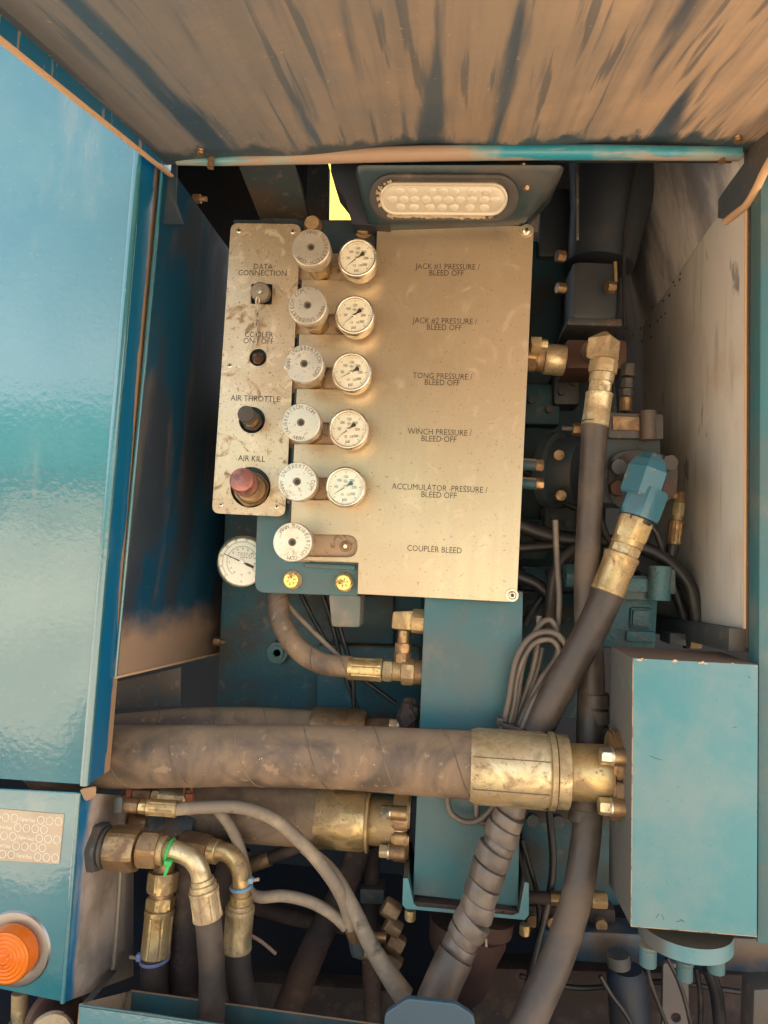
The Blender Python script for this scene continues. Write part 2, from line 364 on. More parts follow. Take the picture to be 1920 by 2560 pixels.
M['brass_brown'] = brass('brown_caked_fitting', (.40, .26, .13), (.20, .12, .065))
M['zinc'] = mat('bright_zinc', (.72, .66, .52), .3, .95, [D(col=(.35, .26, .16), scale=50, lo=.5, hi=.7, metal=.4, rough=.6)], bump=.1)
M['gold'] = mat('gold_bolt', (.85, .62, .2), .3, .95, [D(col=(.3, .19, .08), scale=90, lo=.5, hi=.65, metal=.2, rough=.8)], bump=.5, bscale=250)
M['rust'] = mat('rusty_dirt', (.045, .028, .023), .8, 0, [D(col=(.09, .055, .04), scale=24, lo=.5, hi=.7), D(col=(.22, .13, .08), scale=90, lo=.62, hi=.72, amt=.4)], bump=.6, bscale=200)
M['red'] = mat('faded_red_button', (.34, .14, .12), .3, .5, [D(col=(.16, .07, .05), scale=40, lo=.5, hi=.7)])
M['red_block'] = mat('red_oxide_block', (.09, .042, .03), .6, 0, [D(col=(.05, .028, .022), scale=8, lo=.4, hi=.7)])
M['cap'] = mat('dark_plastic_cap', (.05, .043, .036), .5, 0, [D(col=(.12, .095, .07), scale=30, lo=.5, hi=.8)])
M['green'] = mat('green_cable_tie', (.04, .40, .09), .4)
M['bluetie'] = mat('pale_blue_cable_tie', (.16, .33, .5), .45, 0, [D(col=(.3, .3, .3), scale=60, lo=.5, hi=.7)])
M['lilac'] = mat('lilac_cable_tie', (.2, .23, .42), .45)
M['orange_tie'] = mat('orange_cable_tie', (.42, .12, .05), .5)
M['rimsteel'] = mat('brushed_bezel', (.30, .29, .28), .36, .9, bump=.05, bscale=60, bstretch=(1, 1, 8))
M['lens'] = mat('clear_lens', (.50, .44, .33), .25, 0, coat=1, spec=.7)
M['lens_dome'] = mat('led_dome', (.56, .50, .38), .10, 0, coat=1, spec=.8, bump=.4, bscale=500)
M['grommet'] = mat('rubber_grommet', (.05, .046, .043), .6, 0, [D(col=(.16, .12, .085), scale=20, lo=.5, hi=.8)])
M['caked'] = mat('caked_mud', (.42, .33, .21), .9, 0, [D(col=(.06, .05, .04), scale=30, lo=.55, hi=.62)], bump=1, bscale=120, bdist=.003)
M['sticker'] = mat('reflective_sticker', (.46, .38, .28), .4, .2, [D(col=(.38, .31, .22), scale=20, lo=.4, hi=.7)])
M['sticker_ink'] = mat('sticker_pale_print', (.80, .76, .66), .45, .1)
M['dustedge'] = mat('dust_caked_edge', (.62, .40, .23), .9, bump=.3)
M['yellow'] = mat('yellow_tarp', (.75, .60, .10), .8, bump=.3, bscale=30)
n_ = M['yellow'].node_tree; tr = n_.nodes.new('ShaderNodeBsdfTranslucent'); tr.inputs[0].default_value = (.85, .72, .30, 1)
mx_ = n_.nodes.new('ShaderNodeMixShader'); mx_.inputs[0].default_value = .7
n_.links.new(n_.nodes['Principled BSDF'].outputs[0], mx_.inputs[1]); n_.links.new(tr.outputs[0], mx_.inputs[2]); n_.links.new(mx_.outputs[0], n_.nodes['Material Output'].inputs[0])
M['amber'] = mat('amber_lens', (.72, .145, .0005), .2, 0, coat=.1, bump=0)
a_ = M['amber'].node_tree.nodes['Principled BSDF']; a_.inputs['Subsurface Weight'].default_value = .15; a_.inputs['Subsurface Radius'].default_value = (.02, .004, .001); a_.inputs['Subsurface Scale'].default_value = 1.0
M['amber2'] = mat('amber_reflector', (.95, .12, .004), .3, 0, [D(col=(.5, .05, .002), scale=70, lo=.55, hi=.6)], coat=1)
def glassmat():
    m = bpy.data.materials.new('gauge_glass'); m.use_nodes = True; n = m.node_tree; n.nodes.remove(n.nodes['Principled BSDF'])
    t = n.nodes.new('ShaderNodeBsdfTransparent'); g = n.nodes.new('ShaderNodeBsdfGlossy'); g.inputs['Roughness'].default_value = .08
    f = n.nodes.new('ShaderNodeValue'); f.outputs[0].default_value = .06; x = n.nodes.new('ShaderNodeMixShader')
    t.inputs[0].default_value = (1, 1, .98, 1)
    n.links.new(f.outputs[0], x.inputs[0]); n.links.new(t.outputs[0], x.inputs[1]); n.links.new(g.outputs[0], x.inputs[2]); n.links.new(x.outputs[0], n.nodes['Material Output'].inputs[0]); return m
M['glass'] = glassmat()
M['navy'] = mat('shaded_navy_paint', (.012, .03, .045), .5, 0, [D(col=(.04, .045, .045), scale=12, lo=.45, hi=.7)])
M['sand'] = mat('sandy_ground', (.50, .38, .26), .95, 0, [D(col=(.36, .26, .17), scale=.6, lo=.4, hi=.65), D(col=(.25, .19, .13), scale=9, lo=.55, hi=.7)], bump=.4, bscale=8, bdist=.05)
M['white_tank'] = mat('pale_painted_tank', (.62, .64, .62), .5, 0, [D(col=(.45, .38, .29), scale=.8, lo=.5, hi=.7)])

# ================================================================== setting
g = box('ground', (-60, -90, -1.5), (60, 40, -1.35), M['sand'], bev=0); tag(g, kind='structure')
BW = -0.13                                              # front plane of the bodywork
def struct(o): return tag(o, kind='structure')
# closed bodywork round the compartment (dark inside)
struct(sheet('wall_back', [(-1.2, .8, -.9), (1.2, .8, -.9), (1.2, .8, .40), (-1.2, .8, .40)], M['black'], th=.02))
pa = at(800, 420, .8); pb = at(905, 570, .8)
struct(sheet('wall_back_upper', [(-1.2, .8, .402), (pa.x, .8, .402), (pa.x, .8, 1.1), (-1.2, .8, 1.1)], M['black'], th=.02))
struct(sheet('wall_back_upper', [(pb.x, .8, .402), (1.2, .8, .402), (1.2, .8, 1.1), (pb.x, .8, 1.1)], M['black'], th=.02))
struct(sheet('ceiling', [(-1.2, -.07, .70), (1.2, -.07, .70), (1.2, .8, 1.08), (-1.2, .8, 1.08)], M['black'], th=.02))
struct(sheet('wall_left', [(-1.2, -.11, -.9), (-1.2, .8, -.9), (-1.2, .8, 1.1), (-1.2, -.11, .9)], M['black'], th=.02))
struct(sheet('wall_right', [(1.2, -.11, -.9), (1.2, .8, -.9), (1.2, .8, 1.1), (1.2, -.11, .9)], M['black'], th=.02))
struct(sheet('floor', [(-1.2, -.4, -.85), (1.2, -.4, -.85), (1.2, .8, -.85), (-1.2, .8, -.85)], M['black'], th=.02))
struct(sheet('wall_front_upper', [(-1.6, -.06, .562), (1.6, -.06, .562), (1.6, -.06, 1.15), (-1.6, -.06, 1.15)], M['navy'], th=.02))
yt = sheet('tarp', [at(780, 620, 1.3), at(940, 620, 1.3), at(940, 370, 1.3), at(780, 370, 1.3)], M['yellow'], th=.004)
tag(yt, 'bright yellow sunlit sheet seen through the gap left of the oval light', 'sheet')

V = []; Fc = []
for i in range(41):
    x = -90+i*4.5; hgt = 3.2+1.3*math.sin(i*.7)+.9*math.sin(i*1.9+1)
    V += [(x, -46, -1.36), (x, -48, hgt), (x, -54, -1.36)]
for i in range(40): a = i*3; Fc += [(a, a+3, a+4, a+1), (a+1, a+4, a+5, a+2)]
struct(put('added_ridge', mesh(V, Fc), mat('added_ridge_dark', (.07, .085, .05), .9, 0, [D(col=(.2, .16, .1), scale=.4, lo=.45, hi=.6)]), origin=Vector((0, 0, 0))))  # unseen ridge, added to put a dark band in the door's reflection

M['cable_grey'] = mat('grimy_grey_cable', (.11, .088, .07), .45, 0, [D(col=(.2, .155, .115), scale=16, lo=.45, hi=.7)])

def seam(parent, pts, rpx, pitch, m='rubber', w=.0008, ph=0.0):
    """raised helical wrap seam winding along a hose"""
    P = [at(*p) for p in pts]; rl = rpx if isinstance(rpx, (list, tuple)) else [rpx]*len(pts)
    rr = [mm(r, p[2]) for r, p in zip(rl, pts)]; C = spline(P, 30); k = len(C); S = 0; out = []
    nrm = None
    for i in range(k):
        t = (C[min(i+1, k-1)]-C[max(i-1, 0)]).normalized()
        nrm = (Vector((0, -1, 0)) if nrm is None else nrm); nrm = (nrm-t*nrm.dot(t)).normalized(); bi = t.cross(nrm)
        f = i/(k-1)*(len(rr)-1); j = min(int(f), len(rr)-2); r = rr[j]*(1-(f-j))+rr[j+1]*(f-j)
        if i: S += (C[i]-C[i-1]).length
        a = S/pitch*2*math.pi+ph; out.append(C[i]+(nrm*math.cos(a)+bi*math.sin(a))*(r+w*.1))
    V, Fc = sweep(out, w, 5); put('wrap_seam', mesh(V, Fc), M[m], parent, smooth=60)

yt2 = thing('added_trailer', (-6, -14, -1.35), 'teal trailer added out of view, seen only as a blurred band mirrored in the door', 'trailer')  # added behind the camera to give the glossy door banded reflections
box('trailer_body', (-13, -16.5, .05), (3.5, -14, 2.3), mat('trailer_teal', (.06, .20, .21), .5), yt2, bev=.02)
box('underframe', (-12, -16, -.45), (3, -14.2, .05), M['navy'], yt2, bev=.02)
for x in (-11, -9.8, 1.0, 2.2): lathe('wheel', (x, -14.1, -.9), (x, -14.5, -.9), [(0, .42), (.1, .46), (.9, .46), (1, .42)], M['rubber_black'], yt2)

M['teal_pump'] = mat('cast_teal_pump', (.035, .125, .14), .45, 0, [D(col=(.09, .105, .10), scale=14, lo=.45, hi=.68), D(col=DUSTG, scale=45, lo=.56, hi=.75, amt=.6)], bump=.9, bscale=170, bdist=.002)
def chain(parent, a, b, items):
    """stack of hex nuts, collars and ferrules along the line a-b; radii in photo pixels"""
    A = at(*a); B = at(*b)
    for kind, name, f0, f1, rp, m in items:
        p = A.lerp(B, f0); q = A.lerp(B, f1); r = mm(rp, a[2]*(1-(f0+f1)/2)+b[2]*(f0+f1)/2)
        if kind == 'hex': hexnut(name, p, q, r*1.06, M[m], parent)
        elif kind == 'fer': ferrule(name, p, q, r, M[m], parent)
        else: lathe(name, p, q, [(0, r*.94), (.08, r), (.92, r), (1, r*.94)], M[m], parent)
def bolt(name, p, axis, r, h, m, parent, washer=True):
    p = Vector(p); ax = Vector(axis).normalized()
    if washer: lathe('washer', p, p+ax*h*.25, [(0, r*1.35), (1, r*1.35)], m, parent)
    hexnut(name, p+ax*h*.25, p+ax*h, r, m, parent)
# ---------------------------------------------------------------- hood
hz = lambda y, z0=.5235: z0+.25*(y+.08)                 # underside height falls toward the photographer
XF = at(415, 430, -.08).x
_P = Vector((XF, 0, 0)); _N = Vector((1, 0, 0))
LA, LB = onplane(0, 100, _P, _N), onplane(415, 430, _P, _N)          # dusty lip of the left flange
SA, SB = onplane(0, 66, _P, _N), onplane(392, 396, _P, _N)           # where the flange meets the skin
LSL = (LA.z-LB.z)/(LA.y-LB.y); SSL = (SA.z-SB.z)/(SA.y-SB.y)
zl0 = SB.z+SSL*(-.085-SB.y); zr0 = at(1850, 380, -.085).z
def hp(x, y, dz=0): return Vector((x, y, zl0+(zr0-zl0)*(x-XF)/(.40-XF)+SSL*(y+.085)+.012*max(0, 1-((x-.03)/.38)**2)+dz))
hood = thing('hood', (0, -.07, .56), 'raised hood lid with dust streaks on its blue underside, across the top', 'hood')
NX, NY = 60, 60
V = []; Fc = []
for j in range(NY+1):
    y = -.085-1.25*j/NY
    for i in range(NX+1):
        x = XF+.001+(.46-XF)*i/NX
        dz = .006*math.sin(i*.13+1)*math.sin(j*.09)+.004*math.sin(i*.31+j*.12)
        V.append(hp(x, y, dz))
for j in range(NY):
    for i in range(NX):
        a = j*(NX+1)+i; Fc.append((a, a+1, a+NX+2, a+NX+1))
put('skin', mesh(V, Fc), M['hood'], hood, smooth=60)
sheet('outer_skin', [hp(-.41, -.05, .03), hp(.47, -.05, .03), hp(.47, -1.35, .03), hp(-.41, -1.35, .03)], M['paint'], hood, th=.002)
def flange():
    top = lambda y: Vector((XF, y, zl0+SSL*(y+.085)+.012)); lip = lambda y: Vector((XF, y, LB.z+LSL*(y-LB.y)))
    A = [top(-.07), top(-1.34), lip(-1.34), lip(-.07)]
    hexa('side_flange', A, [p+Vector((.003, 0, 0)) for p in A], M['paint_edge'], hood, bev=.0008)
    A = [lip(-.068), lip(-1.34), lip(-1.34)-Vector((0, 0, .004)), lip(-.068)-Vector((0, 0, .004))]
    hexa('flange_lip', A, [p+Vector((.0065, 0, 0)) for p in A], M['dustedge'], hood, bev=.0008)
flange()
# bowed rear rail, half blue half dust
P = [(442, 403, -.09), (560, 402, -.092), (760, 394, -.095), (1000, 385, -.1), (1250, 381, -.1), (1500, 381, -.1), (1700, 383, -.1), (1850, 384, -.1)]
rr = [10, 12, 16, 19, 19, 18, 17, 17]
tube('rear_rail', P, rr, mat('rail_paint_half_dusty', (.02, .24, .33), .35, 0, [D(col=(.36, .25, .175), scale=7, lo=.42, hi=.5, stretch=(.5, 4, 4), rough=.85), D(col=(.2, .34, .33), scale=5, lo=.5, hi=.6, amt=.6)], coat=.3), hood, seg=24)
for (px, py, y, h) in ((503, 350, -.13, .022), (530, 362, -.10, .034)):
    p = at(px, py, y)
    lathe('washer', p+Vector((0, 0, .012)), p+Vector((0, 0, .009)), [(0, .009), (1, .009)], M['dustedge'], hood)
    hexnut('nut', p+Vector((0, 0, .009)), p+Vector((0, 0, -.002)), .0085, M['brass_brown'], hood)
    lathe('stud', p+Vector((0, 0, 0)), p+Vector((0, 0, -h)), [(i/12, .0048-(i % 2)*.0006) for i in range(13)], M['brass_brown'], hood)
for (px, py, y, h) in ((1806, 352, -.10, .03), (1846, 318, -.14, .02)):
    p = at(px, py, y)
    hexnut('nut', p+Vector((0, 0, .009)), p+Vector((0, 0, -.002)), .0085, M['brass_brown'], hood)
    lathe('stud', p, p+Vector((0, 0, -h)), [(i/12, .0048-(i % 2)*.0006) for i in range(13)], M['brass_brown'], hood)
# right-hand hinge gusset of the hood
GX = onplane(1812, 545, Vector((.385, 0, 0)), Vector((1, 0, 0)))
gp = [(1795, 545), (1812, 548), (1845, 522), (1862, 508), (1885, 470), (1920, 400), (1990, 300), (2100, 150)]
gy = [(p.y, p.z) for p in (onplane(x, y, Vector((.385, 0, 0)), Vector((1, 0, 0))) for x, y in gp)]
gy = [(gy[0][0], .60)]+gy+[(gy[-1][0], .60)]
_old = [(-.06, .60), (-.045, .505), (-.045, .478), (-.085, .462), (-.124, .456), (-.16, .464), (-.20, .482), (-.30, .505), (-.55, .46), (-.55, .56), (-.2, .60)]
ga = [Vector((.385, y, z)) for y, z in gy]
sheet('hinge_gusset', ga, M['grime'], hood, th=.008, nrm=Vector((1, 0, 0)))
lip = [Vector((.387, y, z-.003)) for y, z in gy[2:8]]
V, Fc = sweep(spline(lip, 5), .0055, 8); put('gusset_lip', mesh(V, Fc), M['dustedge'], hood, smooth=50)
# ---------------------------------------------------------------- left door panel
door = thing('door_panel', at(180, 1200, BW), 'large glossy teal door panel filling the left edge of the photo', 'door panel')
dl = [(-260, 150), (352, 400), (213, 1948), (-330, 1925)]
slab('front_skin', [(-330, 1925), (212, 1962), (366, 130), (-200, -300)], BW, .004, M['paint'], door, bev=.002)
# rounded edge and dusty blue return
e0 = at(366, 130, BW+.004); e1 = at(212, 1962, BW+.004)
V, Fc = sweep([e0.lerp(e1, i/6) for i in range(7)], .0065, 16); put('rolled_edge', mesh(V, Fc), M['paint'], door, smooth=60)
r0 = e0+Vector((.004, 0, 0)); r1 = e1+Vector((.004, 0, 0))
hexa('edge_return', [r1+Vector((-.004, 0, 0)), r1, r0, r0+Vector((-.004, 0, 0))], [r1+Vector((-.004, .062, 0)), r1+Vector((0, .062, 0)), r0+Vector((0, .062, 0)), r0+Vector((-.004, .062, 0))], M['paint_return'], door, bev=.0008)
b0 = at(-330, 1925, BW+.004); b1 = e1
hexa('bottom_return', [b0+Vector((0, 0, 0)), b1+Vector((0, 0, 0)), b1+Vector((0, 0, .004)), b0+Vector((0, 0, .004))], [b0+Vector((0, .05, 0)), b1+Vector((0, .05, 0)), b1+Vector((0, .05, .004)), b0+Vector((0, .05, .004))], M['paint_edge'], door, bev=.0008)
# ---------------------------------------------------------------- inner left wall
iw = thing('inner_wall_panel', at(400, 1200, 0), 'tall inner left wall panel, brown dust wiped to blue, slanted lower edge', 'wall panel')
f0 = at(288, 1692, -.075); f1 = at(405, 440, -.075); bk0 = at(560, 1630, .30); bk1 = Vector((bk0.x+.03, .30, .50))
hexa('sheet_panel', [f0, bk0, bk1, Vector((f1.x, f1.y, .56))], [p+Vector((-.003, 0, 0)) for p in (f0, bk0, bk1, Vector((f1.x, f1.y, .56)))], M['wall'], iw, bev=.0008)
V, Fc = sweep([f0, f1+Vector((0, 0, .03))], .0028, 10); put('bright_edge', mesh(V, Fc), M['paint'], iw, smooth=60)
V, Fc = sweep([f0+Vector((0, 0, -.001)), bk0+Vector((0, 0, -.001))], .0022, 8); put('dusty_edge', mesh(V, Fc), M['dustedge'], iw, smooth=60)
for (px, py, y) in ((478, 497, .03), (530, 1603, .2)):
    p = at(px, py, y); p.x += .004; hexnut('bolt', p, p+Vector((.012, 0, 0)), .008, M['brass_brown'], iw); lathe('stud', p, p+Vector((.022, 0, 0)), [(0, .004), (1, .004)], M['brass_brown'], iw)
sheet('corner_gusset', [at(360, 300, -.062), at(446, 330, -.062), at(442, 415, -.055), at(440, 505, -.055), at(458, 560, -.05), at(402, 560, -.062), at(398, 440, -.062)], M['navy'], iw, th=.003, nrm=Vector((0, 1, 0)))
# dark body pieces behind, lower left
o = slab('frame_sheet', [(255, 1775), (452, 1765), (452, 1668), (262, 1712)], .10, .004, M['grime']); tag(o, 'grimy grey frame sheet behind the lower end of the inner wall panel', 'frame')
# ---------------------------------------------------------------- lower left corner box
cb = thing('corner_box', at(100, 2200, BW), 'glossy teal corner box with sticker and amber light, bottom left', 'body panel')
slab('front_skin', [(-330, 2405), (157, 2506), (197, 1982), (-330, 1955)], BW, .004, M['paint'], cb, bev=.002)
c0 = at(157, 2506, BW+.002); c1 = at(197, 1982, BW+.002)
V, Fc = sweep([c0, c0.lerp(c1, .5), c1], .0035, 12); put('bright_edge', mesh(V, Fc), M['paint'], cb, smooth=60)
bkx = [at(232, 2530, .02), at(352, 1975, .08)]
SIDE = mat('side_sheet_dust_over_blue', (.58, .48, .39), .6, 0, [D(col=(.27, .215, .17), scale=6, lo=.4, hi=.65), D(col=(.008, .15, .32), scale=9, pos=(1, -.095, -.118, .05), stretch=(1, 2.2, .8), dist=.5, rough=.3, seed=2), D(col=(.42, .42, .40), scale=20, lo=.55, hi=.75, stretch=(1, 1, .2), amt=.5)], bump=.1)
A = [c0+Vector((.0025, 0, 0)), Vector((at(330, 2500, .06).x, .06, at(330, 2440, .06).z)), at(335, 1990, .06), c1+Vector((.0025, 0, 0))]
hexa('side_sheet', A, [p+Vector((-.003, .001, 0)) for p in A], SIDE, cb, bev=.0006)
slab('top_tab', [(212, 2003), (236, 1993), (238, 1968), (198, 1975)], [BW, -.1, -.1, BW], .004, M['dustedge'], cb)
# retroreflective sticker with pale oval print
st = thing('sticker', at(75, 2095, BW-.001), 'beige reflective sticker strip with pale oval print on the teal corner box', 'sticker')
SY = BW-.0012
slab('film', [(-60, 2148), (148, 2160), (160, 2036), (-50, 2018)], SY, .0008, M['sticker'], st, bev=0)
ang = math.atan2(-12, 208)
V_all = []
for row in range(5):
    for k in range(9):
        px = -30+k*22+(row % 2)*10+row*-2; py = 2043+row*23+px*.075
        if px > 148-row*2.5: continue
        if (k+row*3) % 6 in (4, 5):
            if (k+row*3) % 6 == 4 and px < 120:
                t_ = text('sticker_print', '(Signal-Stat)', at(px+10, py+2, SY-.0002), .0068, M['sticker_ink'], st, rot=ang, sx=.72)
            continue
        c = at(px, py, SY-.0002)
        ring = [c+Vector((math.cos(a)*.0048, 0, math.sin(a)*.0052)) for a in [2*math.pi*i/16 for i in range(17)]]
        V_all.append(sweep(ring, .0005, 4, cap=False))
V, Fc = joinm(V_all); put('ring_print', mesh(V, Fc), M['sticker_ink'], st)
# amber marker light
ml = thing('marker_light', at(45, 2372, BW), 'round amber marker light in brushed steel bezel, low on the left', 'marker light')
c = at(38, 2372, BW); yv = Vector((0, -1, 0))
lathe('bezel', c, c+yv*.004, [(0, .049), (.6, .047), (1, .038), (.9, .036)], M['rimsteel'], ml, seg=56)
lathe('lens_base', c+yv*.003, c+yv*.022, [(0, .0345), (.7, .0345), (1, .033)], M['amber'], ml, seg=56)
pr = []
for i in range(13):
    r = .0325*(1-i/13); pr.append((i/13*.6+(i % 2)*.09, r))
lathe('lens_face', c+yv*.022, c+yv*.029, [(0, .033)]+pr, M['amber'], ml, seg=56, smooth=12)
V_all = []
for k in range(26):
    a = random.random()*6.28; rr_ = .016*math.sqrt(random.random())
    V_all.append(sweep([c+yv*.0288+Vector((math.cos(a)*rr_, 0, math.sin(a)*rr_)), c+yv*.0294+Vector((math.cos(a)*rr_, 0, math.sin(a)*rr_))], .0007+random.random()*.0006, 6))
V, Fc = joinm(V_all); put('dead_specks', mesh(V, Fc), M['amber2'], ml)
# ---------------------------------------------------------------- bottom sill
sl = thing('sill', at(600, 2540, -.14), 'teal folded sill along the bottom edge of the opening', 'sill')
slab('front_face', [(195, 2760), (1500, 2860), (1500, 2700), (197, 2512)], -.16, .004, M['paint'], sl)
P0 = [at(197, 2510, -.16), at(1500, 2698, -.16), at(1500, 2640, -.05), at(325, 2478, -.05)]
hexa('top_ledge', [P0[0], P0[1], P0[1]+Vector((0, 0, -.004)), P0[0]+Vector((0, 0, -.004))][::-1], [P0[3]+Vector((0, 0, -.03)), P0[2]+Vector((0, 0, -.03)), P0[2]+Vector((0, 0, -.034)), P0[3]+Vector((0, 0, -.034))][::-1], M['teal'], sl, bev=.0008)
hexa('rear_flange', [P0[3]+Vector((0, 0, -.04)), P0[2]+Vector((0, 0, -.04)), P0[2], P0[3]], [p+Vector((0, .004, 0)) for p in (P0[3]+Vector((0, 0, -.04)), P0[2]+Vector((0, 0, -.04)), P0[2], P0[3])], M['teal'], sl, bev=.0008)
hexa('end_gusset', [P0[0]+Vector((0, 0, -.03)), P0[3]+Vector((0, 0, -.05)), P0[3], P0[0]], [p+Vector((.003, .002, 0)) for p in (P0[0]+Vector((0, 0, -.03)), P0[3]+Vector((0, 0, -.05)), P0[3], P0[0])], M['dustblock'], sl, bev=.0005)
sheet('corner_strut', [at(202, 2512, -.13), at(222, 2512, -.13), at(290, 2430, -.02), at(278, 2422, -.02)], M['grime'], sl, th=.003, nrm=Vector((0, 1, 0)))
tb = thing('lifting_tab', at(1080, 2540, -.15), 'octagonal tab, blue with a dusty brown lower half, at bottom centre', 'tab')
out = rnd([xz(955, 2640, -.17), xz(1200, 2655, -.17), xz(1185, 2540, -.17), xz(1140, 2510, -.17), xz(1018, 2497, -.17), xz(962, 2535, -.17)], .006, 4)
plate('tab_plate', [out], -.17, .008, mat('tab_half_dusty', (.035, .075, .105), .4, 0, [D(col=(.20, .12, .085), scale=30, pos=(2, -.622, -.630, .02), rough=.8)], coat=.1), tb, bev=.0015)
# ---------------------------------------------------------------- right wall, right frame
rw = thing('right_wall_panel', at(1750, 1000, .1), 'beige dusty galvanised wall panel on the right side of the compartment', 'wall panel')
q = [at(1863, 1572, -.09), at(1866, 440, -.09)]
WN = (q[1]-q[0]).cross(Vector((0, 1, 0))).normalized()
fa = onplane(1800, 530, q[0], WN); fb = onplane(1568, 870, q[0], WN); fd = (fb-fa)
wq = [q[0], onplane(1640, 1545, q[0], WN)+Vector((0, .12, 0)), fb+fd*.25, fa-fd*((fa.y+.09)/fd.y)]
hexa('sheet_panel', wq[::-1], [p+Vector((.003, 0, 0)) for p in wq[::-1]], M['galv'], rw, bev=.0006)
up = [wq[3], wq[2], wq[2]+Vector((-.05, 0, .24)), wq[3]+Vector((-.05, 0, .20))]
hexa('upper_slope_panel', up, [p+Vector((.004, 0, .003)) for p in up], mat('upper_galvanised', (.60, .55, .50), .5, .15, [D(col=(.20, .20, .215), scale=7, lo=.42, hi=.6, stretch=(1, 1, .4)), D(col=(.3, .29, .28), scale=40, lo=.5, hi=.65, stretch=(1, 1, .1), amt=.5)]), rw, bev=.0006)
lo_ = [wq[0]+Vector((-.02, 0, -.03)), wq[1]+Vector((-.02, 0, -.03)), wq[1]+Vector((-.02, 0, .0)), wq[0]+Vector((-.02, 0, .0))]
hexa('bottom_ledge', lo_, [p+Vector((.03, 0, 0)) for p in lo_], M['grime'], rw, bev=.001)
V, Fc = sweep([q[0], wq[3]], .0022, 8); put('folded_edge', mesh(V, Fc), M['dustedge'], rw, smooth=60)
V_all = []
for k in range(16):
    t = random.random(); s = random.gauss(0, .014)
    p = wq[3].lerp(wq[2], .35+.6*t)+Vector((-.0008, 0, s-.02)); V_all.append(sweep([p, p+Vector((-.0012, 0, 0))], .0016+random.random()*.0014, 7))
V, Fc = joinm(V_all); o = put('rivet_marks', mesh(V, Fc), M['ink_soft'], rw); o['kind'] = 'stuff'
rf = thing('frame_post', at(1895, 1400, BW), 'narrow teal front frame post along the right edge', 'frame post')
slab('post_face', [(1894, 2360), (2100, 2375), (2100, 380), (1902, 390)], BW, .03, M['teal'], rf, bev=.004)
slab('dark_seal', [(1868, 1620), (1893, 1625), (1900, 470), (1872, 470)], -.095, .006, M['grime'], rf)
# ---------------------------------------------------------------- work light
wlt = thing('work_light', at(1110, 500, -.05), 'oval LED work light with clear lens in teal housing under the hood rail', 'work light')
HF = [at(915, 560, -.035), at(1322, 545, -.035), at(1425, 405, -.10), at(880, 405, -.10)]
HB = [HF[0]+Vector((.02, .10, .0)), HF[1]+Vector((-.01, .10, .0)), HF[2]+Vector((0, .16, .03)), HF[3]+Vector((0, .16, .03))]
hexa('housing', HF, HB, mat('housing_grey_teal', (.014, .036, .044), .4, 0, [D(col=(.07, .065, .055), scale=12, lo=.45, hi=.7, rough=.7)], coat=.2), wlt, bev=.014, seg=4)
cL = at(1108, 497, -.068); cR = cL
Vv = (HF[3]-HF[0]); Vv.x = 0; Vv.normalize(); Ux = Vector((1, 0, 0)); Nn = Ux.cross(Vv)*1; 
if Nn.y > 0: Nn = -Nn
cb_ = (HF[0]+HF[1]+HF[2]+HF[3])/4; cL = cL+Nn*((cb_-cL).dot(Nn))
roll = math.atan2(.03, 1)*0.0
def stad(w, h, n=20):
    r = h/2; o_ = []
    for i in range(n+1): a = -math.pi/2+math.pi*i/n; o_.append((w/2-r+r*math.cos(a), r*math.sin(a)))
    for i in range(n+1): a = math.pi/2+math.pi*i/n; o_.append((-w/2+r+r*math.cos(a), r*math.sin(a)))
    return o_
def stadsolid(name, prof, m, parent, wob=0):
    V = []; Fc = []; k = None
    for (wd, ht, dz) in prof:
        lp = stad(wd, ht); k = len(lp)
        for i, (a, b) in enumerate(lp):
            wv = 1+wob*(math.sin(i*1.7)+math.sin(i*.9+1))*.5
            V.append(cL+Ux*a*wv+Vv*b*wv+Nn*dz)
    n = len(prof)
    for i in range(n-1):
        for j in range(k): a = i*k+j; b = i*k+(j+1) % k; Fc.append((a, b, b+k, a+k))
    Fc.append(tuple(range((n-1)*k, n*k)))
    return put(name, mesh(V, Fc), m, parent, smooth=40)
LW, LH = .178, .041
stadsolid('grommet', [(LW+.036, LH+.026, 0), (LW+.034, LH+.024, .008), (LW+.026, LH+.018, .0095), (LW+.006, LH+.005, .007), (LW+.004, LH+.004, .002)], M['grommet'], wlt)
stadsolid('lens_rim', [(LW+.005, LH+.005, .003), (LW+.004, LH+.004, .0105), (LW, LH, .0118), (LW-.006, LH-.006, .0105)], M['lens'], wlt)
stadsolid('lens', [(LW-.005, LH-.005, .0105), (LW-.006, LH-.006, .0108)], M['lens'], wlt)
dome = None; pitch = .0148
rows = [(.0112, [-4.2, -2.9, -1.1, 0, 1.1, 2.7, 4.1]), (0, [-4.9, -3.8, -2.75, -1.65, -.55, .55, 1.65, 2.8, 3.95, 5.0]), (-.0112, [-4.1, -2.8, -1.25, -.1, 1.1, 2.6, 4.0])]
def domemesh(r, h, n=16):
    pr_ = [(r*math.cos(a), h*math.sin(a)) for a in [math.pi/2*i/5 for i in range(5)]]
    V = []; Fc = []
    for rad, z in pr_:
        for k in range(n): a = 2*math.pi*k/n; V.append(Ux*rad*math.cos(a)*1.1+Vv*rad*math.sin(a)*.9+Nn*z)
    V.append(Nn*h)
    for i in range(4):
        for k in range(n): a = i*n+k; b = i*n+(k+1) % n; Fc.append((a, b, b+n, a+n))
    for k in range(n): Fc.append((4*n+k, 4*n+(k+1) % n, 5*n))
    me = mesh(V, Fc); me.materials.append(M['lens_dome']); me.polygons.foreach_set('use_smooth', [True]*len(me.polygons)); return me
dm = domemesh(.0066, .0018)
for dv, xs in rows:
    for x_ in xs:
        o = bpy.data.objects.new('led', dm); COL.objects.link(o); o.parent = wlt; o.location = cL+Ux*x_*pitch+Vv*dv+Nn*.0107-wl(wlt)
